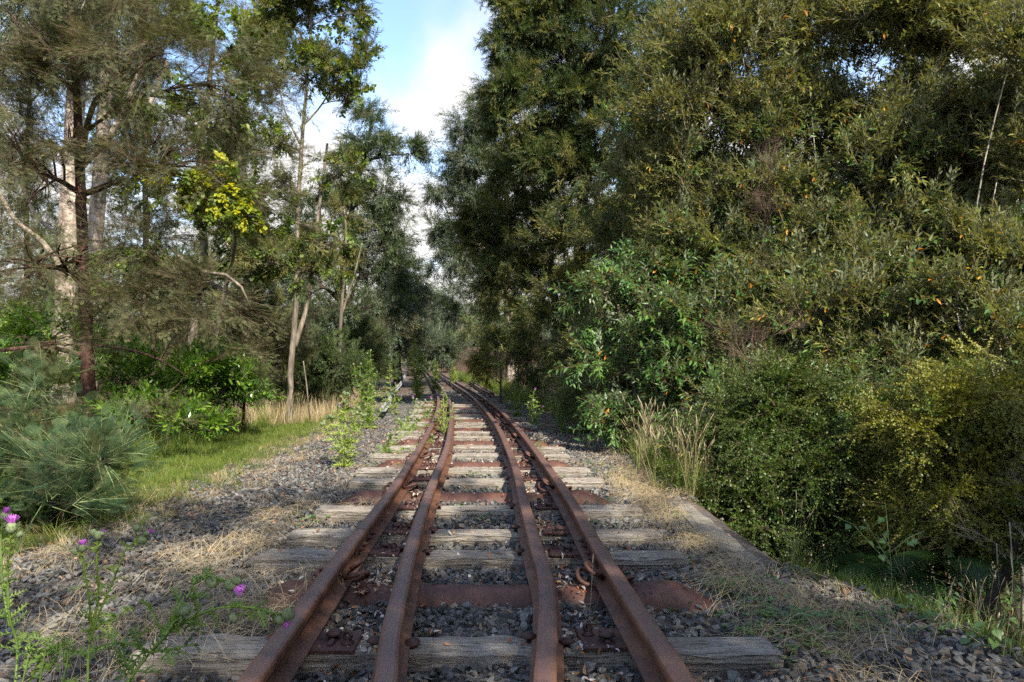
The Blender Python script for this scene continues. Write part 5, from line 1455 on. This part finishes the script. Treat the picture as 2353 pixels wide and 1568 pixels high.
for (px, d, cl, key, lab, bk) in [
        (1110, 36, [C(1100, 690, 36, 70, 50, 260), C(1060, 720, 36, 40, 40, 120), C(1110, 620, 36, 60, 40, 150)], [('phyll', .8), ('gum', .2)], 'dark tree crowding the line where the curve vanishes', 'bark_dark'),
        (1190, 22, [C(1170, 720, 22, 80, 50, 280), C(1200, 780, 21, 80, 40, 220), C(1120, 770, 24, 50, 50, 180)], [('phyll_gold', .6), ('phyll', .4)], 'olive bushy tree behind the brown bank', 'bark_grey'),
        (1270, 15, [C(1270, 760, 15, 100, 60, 330), C(1340, 800, 13, 80, 60, 230), C(1210, 830, 16, 60, 34, 150)], [('phyll', .5), ('phyll_gold', .5)], 'dense small-leaved bush above the tall weeds', 'bark_grey'),
        (1400, 11.5, [C(1380, 830, 11.5, 80, 70, 240), C(1450, 900, 10.5, 80, 60, 200), C(1370, 930, 11, 60, 50, 130), C(1500, 560, 11.5, 90, 90, 200), C(1420, 480, 12, 80, 80, 180)], [('olearia', .6), ('phyll', .4)], 'shadowy tall shrub behind the lush one', 'bark_dark'),
        (1150, 19, [C(1140, 835, 18, 46, 30, 150), C(1120, 860, 19, 26, 16, 50)], [('tiny_gold', .7), ('phyll_gold', .3)], 'yellow-green low bush at the inside of the curve', 'bark_grey')]:
    b = G(px, d)
    plant('thicket_tree', lab, 'tree', b, [([b, at(px, cl[0][0].z * 0 + 800, d), cl[0][0]], .03, .012)], cl, key, bk, 1.1, 1.05 + max(0, d - 16) * .02, group='lesser trees on the bush side', up=.2, twigs=5)
# dark backing trees behind the whole thicket
for (px, d, py, rx, ry, n, lab) in [(1560, 15, 420, 150, 400, 900, 'tall dark tree filling the thicket behind the lush shrub'), (1850, 14, 450, 170, 450, 900, 'tall dark tree behind the pale-stemmed shrub'),
                                (2120, 13, 480, 170, 480, 900, 'tall dark tree behind the sun-touched shrub'), (2380, 11.5, 500, 150, 480, 700, 'tall dark tree closing the thicket at the picture edge'),
                                (2000, 10.5, 1000, 300, 160, 500, 'low black-green growth deep in the gully'), (1680, 10.8, 1020, 160, 140, 350, 'low dark growth in the gully under the lush shrub'),
                                (2330, 8.5, 900, 120, 280, 420, 'dark maple-like growth in the shade at the picture edge')]:
    b = G(px, d)
    plant('thicket_tree', lab, 'tree', b, [([b, at(px + 5, 900, d), at(px, py, d), at(px + 12, py - ry * .8, d)], .09, .03)],
          [C(px + U(-.5, .5) * rx, py + q * ry, d + U(-.8, .8), rx * U(.6, .8), ry * .25 + 20, n / 6, 1.0) for q in (-.85, -.5, -.15, .15, .5, .85)], [('olearia', .6), ('phyll', .4)] if n > 600 else [('olearia_lush', .5), ('phyll', .5)], 'bark_dark', 2.0, 1.25, group='backing trees of the thicket', up=.2, twigs=4)
# dead bracken bank on the curve
def bank(n):
    y = rng.uniform(20, 60, n); x = edge_right(y) + rng.uniform(.2, 3.4, n); return x, y
spread('dead_bracken', 'deadtwig_brown', 1500, bank, 1.6, 3.6, 'brown dead bracken on the bank inside the curve', 'bracken', tilt=1.1, dz=.1)
spread('grass', 'grass_tall', 900, lambda n: (lambda y: (edge_right(y) + rng.uniform(-.3, .5, n), y))(20 + 30 * rng.random(n)), .8, 1.6, 'green tufts at the foot of the brown bank', 'grass', tilt=.2)
# weeds lining the curve on the bush side
n = 2000; y = 7.8 + 15 * rng.random(n); x = edge_right(y) + rng.uniform(.0, 1.2, n)
P3 = np.stack([x, y, gz(x, y) + rng.uniform(.05, .95, n)], 1)
scatter('weed_bank', 'olearia_lush', P3, dir_euler(rng.normal(0, .4, (n, 3)) + np.array([0, 0, 1])), rng.uniform(.35, .75, n), label='rank leafy weeds crowding the outside of the curve', cat='weeds', kind='stuff')
# trees round the photographer (they throw the shade on the foreground)
for (x, y, h, r, n, lab) in [(5.0, -1.2, 7.2, 2.2, 4400, 'shrubby tree beside the camera on the bush side'), (6.3, 1.3, 6.6, 1.8, 2400, 'thicket tree just outside the frame on the bush side'),
                             (2.7, -4.2, 7.6, 2.5, 2500, 'tall tree behind the camera leaning over the line'), (5.0, -7.0, 7.5, 2.0, 700, 'tall tree behind the camera on the bush side')]:
    b = Vector((x, y, float(gz(x, y))))
    plant('shade_tree', lab, 'tree', b, [([b, b + Vector((.1, 0, h * .5)), b + Vector((0, .1, h * .95))], .12, .04)],
          [(b + Vector((U(-.6, .6) * r, U(-.6, .6) * r, h * q)), (r * U(.6, .9), r * U(.6, .9), h * .17), n / 5) for q in (.35, .5, .65, .8, .95)], [('phyll', .5), ('olearia', .5)], 'bark_dark', 1, 1.3, group='trees standing behind the photographer', up=.1, twigs=4)

# ------------------------------------------------------------------ thistles
def thistle_head(root, p, d, size=.019, bloom=True, part='flower_head', open_=1.0):
    d = Vector(d).normalized()
    mb = MB(); s = size
    mb.lathe(p, [(.2 * s, -.1 * s), (.62 * s, .15 * s), (.78 * s, .7 * s), (.66 * s, 1.2 * s), (.42 * s, 1.55 * s)], 9, 0, d, .5)
    q = d.to_track_quat('Z', 'Y').to_matrix()
    for i in range(110):
        th = U(0, 6.28); h = U(.05, 1.4); rr = s * (1.0 - .35 * abs(h - .7))
        a = Vector(p) + q @ Vector((math.cos(th) * rr * .9, math.sin(th) * rr * .9, h * s))
        dr = q @ Vector((math.cos(th), math.sin(th), U(-.1, .7)))
        sd = q @ Vector((-math.sin(th), math.cos(th), 0)) * s * .045
        mb.add([a - sd, a + sd, a + dr * s * U(.35, .75)], [(0, 1, 2)], 0, U(0, 1))
    o = mb.build(part, [M['thistle_bud']], root, True)
    if bloom:
        fb = MB()
        for i in range(70):
            th = U(0, 6.28); r0 = s * .45 * math.sqrt(U(0, 1)); sp_ = U(.1, .9) * open_
            a = Vector(p) + q @ Vector((math.cos(th) * r0, math.sin(th) * r0, 1.45 * s))
            dr = q @ Vector((math.cos(th) * sp_, math.sin(th) * sp_, 1)).normalized()
            sd = q @ Vector((-math.sin(th), math.cos(th), 0)) * s * .055
            e = a + dr * s * U(.9, 1.35) * (.6 + .4 * open_)
            fb.add([a - sd, a + sd, e + sd * .8, e - sd * .8], [(0, 1, 2, 3)], 0, U(0, 1))
        fo = fb.mesh('florets', [M['purple']], False, root.location)
        f = bpy.data.objects.new('florets', fo); COL.objects.link(f); f.parent = o
    return o
def thistle_leaf(mb, p, d, L, W):
    """deeply lobed spiny leaf"""
    d = Vector(d).normalized(); M4 = frame(p, d, U(-.6, .6))
    n = 6
    mid = []
    for i in range(n + 1):
        t = i / n; mid.append(Vector((0, L * t, -.35 * L * t * t + .04 * L * math.sin(t * 9))))
    tint = U(0, 1)
    for i in range(n):
        t = i / n; a, b_ = mid[i], mid[i + 1]
        w = W * .16
        mb.add([M4 @ (a + Vector((-w, 0, 0))), M4 @ (a + Vector((w, 0, 0))), M4 @ (b_ + Vector((w * .7, 0, 0))), M4 @ (b_ + Vector((-w * .7, 0, 0)))], [(0, 1, 2, 3)], 0, tint)
        ll = W * math.sin(math.pi * (.18 + .75 * t)) * U(.7, 1.3)
        for sg in (-1, 1):
            r0 = a.lerp(b_, .15) + Vector((sg * w * .4, 0, 0)); r1 = a.lerp(b_, .55) + Vector((sg * w * .4, 0, 0))
            e = a.lerp(b_, .5) + Vector((sg * ll, ll * .75, U(-.1, .5) * ll)); m = a.lerp(b_, .3) + Vector((sg * ll * .5, ll * .2, ll * .12))
            e2 = a.lerp(b_, .5) + Vector((sg * ll * .85, ll * .05, -U(0, .4) * ll))
            mb.add([M4 @ r0, M4 @ m, M4 @ e, M4 @ r1], [(0, 1, 2, 3)] if sg > 0 else [(0, 3, 2, 1)], 0, tint)
            mb.add([M4 @ r0, M4 @ e2, M4 @ m], [(0, 1, 2)], 0, tint)
def thistle(base, stems, label, leafn=14, leafL=.10, rad=.005, head=.018, group='thistles', sep_leaves=False, hang=0, lw=.35):
    """stems: list of (points, [head spec (t-direction jitter, bloom)])"""
    root = empty('thistle_plant', base, label, 'thistle', group)
    sb = MB(); lb = MB()
    for pts, heads in stems:
        P3 = [Vector(p) for p in pts]; sm = []
        for i in range(len(P3) - 1):
            p0 = P3[max(0, i - 1)]; p1 = P3[i]; p2 = P3[i + 1]; p3 = P3[min(len(P3) - 1, i + 2)]
            for k in range(6):
                t = k / 6
                sm.append(.5 * ((2 * p1) + (-p0 + p2) * t + (2 * p0 - 5 * p1 + 4 * p2 - p3) * t * t + (-p0 + 3 * p1 - 3 * p2 + p3) * t ** 3))
        sm.append(P3[-1]); n = len(sm)
        sb.tube(sm, [rad * (1 - .55 * i / n) for i in range(n)], 6, 0, True, .6)
        length = sum((sm[i + 1] - sm[i]).length for i in range(n - 1))
        k = max(3, int(leafn * length))
        for j in range(k):
            t = (j + U(0, .8)) / k; i = min(n - 2, int(t * (n - 1))); p = sm[i].lerp(sm[i + 1], U(0, 1)); dd = (sm[i + 1] - sm[i]).normalized()
            th = j * 2.4 + U(-.3, .3); o_ = dd.orthogonal().normalized(); q = Matrix.Rotation(th, 3, dd) @ o_
            thistle_leaf(lb, p, q * .8 + dd * U(.3, .9), leafL * (1.15 - .75 * t) * U(.7, 1.2), leafL * lw * (1.1 - .6 * t))
        # spiny wings along the stem
        for j in range(int(length * 90)):
            i = random.randint(0, n - 2); p = sm[i].lerp(sm[i + 1], U(0, 1)); dd = (sm[i + 1] - sm[i]).normalized()
            q = Matrix.Rotation(U(0, 6.28), 3, dd) @ dd.orthogonal().normalized()
            lb.add([p - dd * .004, p + dd * .006, p + q * (rad + U(.006, .015)) + dd * .008], [(0, 1, 2)], 0, U(0, 1))
        for (off, bloom, sz) in heads:
            e = sm[-1]; dd = (sm[-1] - sm[-3]).normalized()
            o_ = Vector(off); hp = e + o_
            if o_.length > .012: sb.tube([e - dd * .02, e.lerp(hp, .5), hp], [rad * .45] * 3, 5, 0, True, .6)
            dr = (dd + o_.normalized() * .6 if o_.length > 1e-4 else dd)
            thistle_head(root, hp, dr, head * sz, bloom > 0, open_=bloom if bloom else 1)
    sb.build('stem', [M['thistle']], root, True)
    lo_ = lb.build('leaves', [M['thistle']], root); lo_['kind'] = 'stuff'
    return root

# near thistle reaching over the sleeper (d ~ 2.2)
D = 1.95
b = at(420, 1640, 1.9); b.z = float(gz(b.x, b.y))
jt = at(560, 1460, D)
thistle(b, [([b, at(470, 1550, 1.92), at(548, 1490, D), at(600, 1420, D), at(640, 1370, D + .02), at(700, 1310, D + .05), at(760, 1290, D + .05), at(810, 1310, D + .05), at(850, 1335, D + .05)] if False else
            [b, at(455, 1570, 1.92), at(500, 1500, D), at(560, 1440, D), at(625, 1380, D), at(690, 1320, D + .03), at(760, 1300, D + .05)][:6] + [at(740, 1305, D + .05)], [])] +
           [([at(330, 1560, D), at(366, 1490, D), at(395, 1440, D), at(420, 1390, D), at(445, 1340, D + .02), at(470, 1325, D + .03), at(500, 1335, D + .03)], [((.02, 0, -.002), 1.0, 1.0), ((-.025, 0, .012), 0, .9), ((.035, 0, .0), 0, .8), ((-.05, 0, .018), 0, .55)]),
            ([at(395, 1440, D), at(440, 1420, D), at(500, 1400, D), at(560, 1395, D), at(610, 1400, D), at(632, 1412, D)], [((.008, .0, -.008), 0.4, .85), ((.025, 0, .004), 0, 1.0), ((-.03, 0, .01), 0, .8)]),
            ([at(380, 1460, D), at(355, 1420, D), at(330, 1400, D + .02)], []),
            ([at(385, 1450, D), at(410, 1425, D - .02), at(425, 1420, D - .03)], [((.0, 0, .01), 0, .8)]),
            ([at(350, 1500, D), at(300, 1480, D), at(262, 1478, D), at(215, 1490, D)], [])][:6] if False else
           [([at(265, 1620, 1.85), at(300, 1560, 1.9), at(345, 1500, D), at(390, 1450, D), at(425, 1385, D), at(450, 1335, D + .02), at(478, 1322, D + .03), at(500, 1335, D + .03)], [((.022, 0, -.004), 1.0, 1.0), ((-.022, 0, .008), 0, .9), ((.038, 0, .004), 0, .8), ((-.055, 0, .012), 0, .55)]),
            ([at(390, 1450, D), at(440, 1420, D), at(500, 1398, D), at(560, 1395, D), at(605, 1402, D), at(628, 1412, D)], [((.008, .0, -.008), 0.4, .85), ((.025, 0, .004), 0, 1.0), ((-.035, 0, .006), 0, .8), ((-.11, 0, .0), 0, .75)]),
            ([at(380, 1460, D), at(355, 1420, D), at(338, 1385, D + .02)], []),
            ([at(385, 1450, D), at(408, 1425, D - .02), at(420, 1420, D - .03)], [((.0, 0, .01), 0, .8)]),
            ([at(345, 1500, D), at(300, 1480, D), at(262, 1478, D), at(215, 1490, D)], []),
            ([at(345, 1500, D), at(400, 1490, D), at(450, 1480, D)], [])],
        'nearest thistle, bent over towards the rail with one bright purple flower', 42, .075, .0042, .020, lw=.3)
b = at(200, 1545, 2.15); b.z = float(gz(b.x, b.y))
D = 2.35
thistle(b, [([b, at(205, 1480, D), at(225, 1440, D), at(262, 1420, D), at(300, 1395, D + .03)], []),
            ([at(205, 1480, D), at(232, 1400, D), at(262, 1330, D), at(290, 1262, D), at(318, 1245, D)], [((.0, 0, 0), 0, 1.05), ((.020, 0, .022), .3, .7), ((-.012, 0, .035), 0, .8)]),
            ([at(210, 1460, D), at(205, 1380, D), at(192, 1300, D), at(190, 1268, D)], [((0, 0, 0), 1.0, .85), ((-.018, 0, -.008), 0, .8)]),
            ([at(212, 1450, D), at(225, 1370, D + .03), at(222, 1290, D + .03), at(225, 1240, D + .03)], [((0, 0, 0), 0, 1.0), ((.012, 0, .012), .25, .5), ((-.012, 0, .012), 0, .8)])],
        'thistle with upright buds and a small mauve flower behind the bent one', 34, .07, .004, .017, lw=.24)
b = at(20, 1600, 2.1); b.z = float(gz(b.x, b.y))
thistle(b, [([b, at(40, 1500, 2.2), at(22, 1420, 2.2), at(18, 1340, 2.2), at(20, 1280, 2.2), at(25, 1225, 2.2)], [((0, 0, 0), .9, 1.2), ((.020, 0, -.012), 0, .7)]),
            ([at(22, 1440, 2.2), at(5, 1330, 2.25), at(2, 1230, 2.3), at(8, 1195, 2.3)], [((0, 0, 0), .4, 1.0)]),
            ([b, at(90, 1520, 2.1), at(130, 1490, 2.1), at(160, 1470, 2.1)], [])],
        'tall thistle at the picture edge with a pale purple flower', 30, .07, .0042, .017, lw=.24)
b = at(110, 1580, 2.0); b.z = float(gz(b.x, b.y))
thistle(b, [([b + Vector((i * .05 - .1, U(-.05, .05), 0)), at(60 + i * 45 + U(-10, 10), 1520 + U(-20, 10), 2.05), at(50 + i * 50 + U(-20, 20), 1475 + U(-20, 20), 2.1)], []) for i in range(3)],
        'low leafy thistle rosette at the foot of the tall ones', 30, .10, .003, .014, lw=.26)
# middle distance thistles
def upright(px, d, ytop, w, label, n=5, heads=2, bloomp=.35, lL=.11, lean=0):
    base = G(px, d, .05); st = []
    for i in range(n):
        u = (i - (n - 1) / 2) / max(1, n) * 2
        tx = px + u * w + lean + U(-.2, .2) * w; ty = ytop + abs(u) * 60 + U(0, 30)
        y0 = HY + (CAMZ - base.z) * F / d
        midp = at(px + (tx - px) * .45, y0 + (ty - y0) * .5, d + U(-.1, .1))
        s0 = base if i % 2 == 0 else base.lerp(midp, .3)
        hd = [((U(-.03, .03), U(-.02, .02), U(-.01, .03)), (1.0 if random.random() < bloomp else 0), U(.8, 1.1)) for _ in range(heads)]
        st.append(([s0, midp, at(tx - (tx - px) * .1, y0 + (ty - y0) * .8, d), at(tx, ty, d)], hd))
    return thistle(base, st, label, 26, lL, .005, .021, lw=.28)
upright(793, 7.6, 900, 48, 'sunlit yellow-green thistle standing alone on the ballast, heads of purple and fluff', 8, 3, .12, .13)
upright(868, 8.0, 940, 60, 'leaning thistle whose stem slants over the sleeper ends', 5, 2, .12, .10, 70)
upright(842, 12.5, 790, 30, 'tall pale thistle rising beside the silvery siding rail', 6, 1, .15, .15)
upright(850, 12.0, 860, 40, 'darker thistle at the edge of the brown grass', 5, 2, .2, .13)
upright(1020, 10.3, 880, 22, 'slim thistle growing between the outer and guard rails', 5, 1, .2, .10)
upright(925, 10.6, 900, 60, 'wide thistle hanging over the disused strip', 6, 2, .18, .12, 30)
upright(958, 22, 770, 22, 'tall thistle clump growing on the strip near the far bend', 6, 1, .1, .26)
upright(1000, 25, 800, 16, 'dark thistle standing between the far rails', 5, 1, .2, .22)
upright(900, 16, 840, 30, 'thistle beside the far half of the siding rail', 5, 1, .3, .16)
upright(1040, 34, 810, 8, 'small pale thistle at the foot of the brown bank', 4, 1, 0, .26)
upright(1228, 11.8, 870, 18, 'dark weed-like thistle standing at the bend of the outer rail', 5, 1, .3, .12)
upright(1185, 13.6, 850, 26, 'shaded thistle among seeding grass on the curve', 5, 1, .35, .14)
upright(1290, 11, 860, 30, 'thistle buried in rank weeds on the bush side', 5, 1, .2, .13)
upright(985, 13, 885, 20, 'low thistle leaning on the worn rail near the guard rail end', 4, 2, .5, .12)

# ------------------------------------------------------------------ saplings with large leaves, bottom right; ferns; stake; grass stalks
def broad_leaf_mesh(name='leaf'):
    mb = MB(); n = 5; L, W = 1.0, .86
    half = [(0, 0.02), (.06, .30), (.20, .50), (.38, .47), (.56, .34), (.76, .17), (1.0, 0)]
    vs, fs = [], []
    for t, w in half:
        z = -.18 * t * t
        vs += [(-w * W, t + (.03 if w > .2 else 0), z + .10 * w), (0, t, z), (w * W, t + (.03 if w > .2 else 0), z + .10 * w)]
    for i in range(len(half) - 1):
        a = i * 3; fs += [(a, a + 1, a + 4, a + 3), (a + 1, a + 2, a + 5, a + 4)]
    mb.add(vs, fs, 0, .5); return mb
BL = [ (lambda mb: mb.mesh('leaf', [M['poplar']], True))(broad_leaf_mesh()) for _ in range(1)]
def leafy_sapling(d, stems, label, size=.042, step=.035):
    base = Vector(stems[0][0]); root = empty('sapling', base, label, 'sapling', 'broad-leaved saplings at the gully lip')
    sb = MB()
    for pts in stems:
        P3 = [Vector(p) for p in pts]; sb.tube(P3, [.0028 * (1 - .5 * i / len(P3)) for i in range(len(P3))], 5, 0, True, .4)
        tot = 0
        for i in range(len(P3) - 1):
            seg = P3[i + 1] - P3[i]; k = int(seg.length / step)
            for j in range(k):
                if i == 0 and len(P3) > 2 and j < k * .35: continue
                p = P3[i].lerp(P3[i + 1], (j + U(.1, .9)) / max(1, k)); th = U(0, 6.28)
                dr = Vector((math.cos(th), math.sin(th) * .6 - .3, U(-.7, .1)))
                pe = p + dr.normalized() * size * .5
                sb.tube([p, pe], [.0009, .0007], 3, 0, False, .4)
                o = bpy.data.objects.new('leaf', BL[0]); COL.objects.link(o); o.parent = root
                M4 = frame(pe, dr + Vector((0, 0, -.3)), U(-.7, .7)); s = size * U(.75, 1.15)
                M4 = M4 @ Matrix.Scale(s, 4)
                o.matrix_local = Matrix.Translation(-base) @ M4
    sb.build('stem', [M['twig_green']], root)
    return root
d = 3.75
b = at(2052, 1330, d); b.z = -.45
leafy_sapling(d, [[b, at(2048, 1300, d), at(2040, 1220, d), at(2035, 1160, d)], [at(2048, 1300, d), at(2000, 1250, d), at(1960, 1205, d), at(1915, 1185, d)], [at(2045, 1270, d), at(2090, 1235, d), at(2125, 1220, d)], [at(2048, 1300, d), at(2010, 1235, d), at(1985, 1195, d)]],
              'slender broad-leaved sapling standing out against the ferns', .040)
d = 3.1
b = at(2170, 1440, d); b.z = -.3
leafy_sapling(d, [[b, at(2168, 1400, d), at(2150, 1345, d), at(2145, 1325, d)], [b, at(2175, 1380, d), at(2195, 1325, d)], [b, at(2160, 1400, d), at(2135, 1375, d)]], 'small sapling with toothed bright leaves on the ballast lip', .036, .022)
d = 2.65
b = at(2290, 1530, d); b.z = -.35
leafy_sapling(d, [[b, at(2285, 1470, d), at(2270, 1415, d)], [b, at(2300, 1460, d), at(2310, 1405, d)], [b, at(2255, 1480, d), at(2225, 1460, d)], [b, at(2320, 1480, d), at(2340, 1440, d)]], 'low sapling with larger drooping leaves in the bottom corner', .042, .026)
# ferns
def fern(px, py, d, label, n=7, L=.75):
    base = at(px, py, d); root = empty('fern', base, label, 'fern', 'ferns in the gully')
    for i in range(n):
        th = 2 * math.pi * i / n + U(-.3, .3); mb = MB()
        dr = Vector((math.cos(th), math.sin(th) * .8 - .1, 0)); sd = Vector((-dr.y, dr.x, 0)).normalized()
        f = lambda t: base + dr * (L * t) + Vector((0, 0, L * (.75 * t - .85 * t * t)))
        mb.tube([f(k / 6) for k in range(7)], [.003 * (1 - .1 * k) for k in range(7)], 3, 0, False, .4)
        m = 24
        for k in range(m):
            t = .12 + .86 * k / m; p = f(t); tn = (f(t + .02) - p).normalized(); ll = L * .26 * math.sin(math.pi * (.2 + .78 * t)) 
            for sg in (-1, 1):
                ld = (sd * sg + tn * .35).normalized(); q = 9
                for z_ in range(q):
                    u0 = z_ / q; a = p + ld * ll * u0 - Vector((0, 0, .25 * ll * u0 * u0)); w = ll * .16 * (1 - u0 * .8)
                    c2 = tn * w
                    mb.add([a - ld * ll * .03, a + c2 + ld * ll * .05, a + ld * ll * .09, a - c2 + ld * ll * .05], [(0, 1, 2, 3)], 0, U(0, 1))
        mb.build('frond', [M['fern']], root)
fern(2100, 1330, 4.9, 'dark green fern in the shade behind the slender sapling')
fern(2030, 1350, 4.8, 'fern fanning out below the darker small-leaved bush', 6, .6)
fern(2210, 1300, 4.7, 'fern under the drooping yellow-green bush', 6, .65)
# leaning stake by the forked tree
mb = MB(); mb.tube([at(712, 965, 13), at(704, 880, 13.05), at(697, 830, 13.1)], [.014, .012, .009], 6)
o = mb.build('leaning_stake', M['bark_grey'], None, True); tag(o, 'thin grey stick leaning beside the forked tree', 'stick')
# single dry seed stalk between rail and guard rail
def stalk(px, py, h, d, label, lean=.1, group=None):
    b = at(px, py, d); b.z = -.06; root = empty('seed_stalk', b, label, 'grass stalk', 'single seed stalks')
    mb = MB(); e = b + Vector((lean * h, 0, h)); mb.tube([b, b.lerp(e, .5) + Vector((lean * .1 * h, 0, .0)), e], [.0016, .0013, .0008], 4, 0, True, .7)
    mb.tube([b, b + Vector((lean * h + .03, 0, h * .55))], [.0012, .0006], 4, 0, True, .6); mb.tube([b, b + Vector((-.03, 0, h * .4))], [.0012, .0006], 4, 0, True, .6)
    mb.build('stem', [M['straw']], root)
    s = MB(); dr = Vector((lean, 0, 1)).normalized(); s.tube([e, e + dr * .012, e + dr * .03, e + dr * .042], [.001, .004, .0035, .001], 5, 0, True, .6); s.build('seed_head', [M['seed']], root, True)
stalk(1352, 1375, .24, 2.85, 'lone dry grass stalk growing beside the clip on the bush-side rail', .07)
# long lit grass blades in front of first sleeper
mb = MB()
for (a, b2, c) in [((300, 1568), (420, 1500), (560, 1525)), ((330, 1560), (450, 1512), (540, 1560))]:
    mb.tube([at(a[0], a[1], 2.2), at((a[0] + b2[0]) / 2, a[1] * .35 + b2[1] * .65 - 6, 2.2), at(b2[0], b2[1], 2.2), at((c[0] + b2[0]) / 2, b2[1] + 6, 2.2), at(c[0], c[1], 2.2)], [.0016, .0014, .0012, .001, .0007], 4, 0, True, .8)
o = mb.build('dry_grass', M['straw']); tag(o, 'long arching dry blades in front of the nearest sleeper end', 'dry grass', kind='stuff')
print('INSTANCES', NINST)
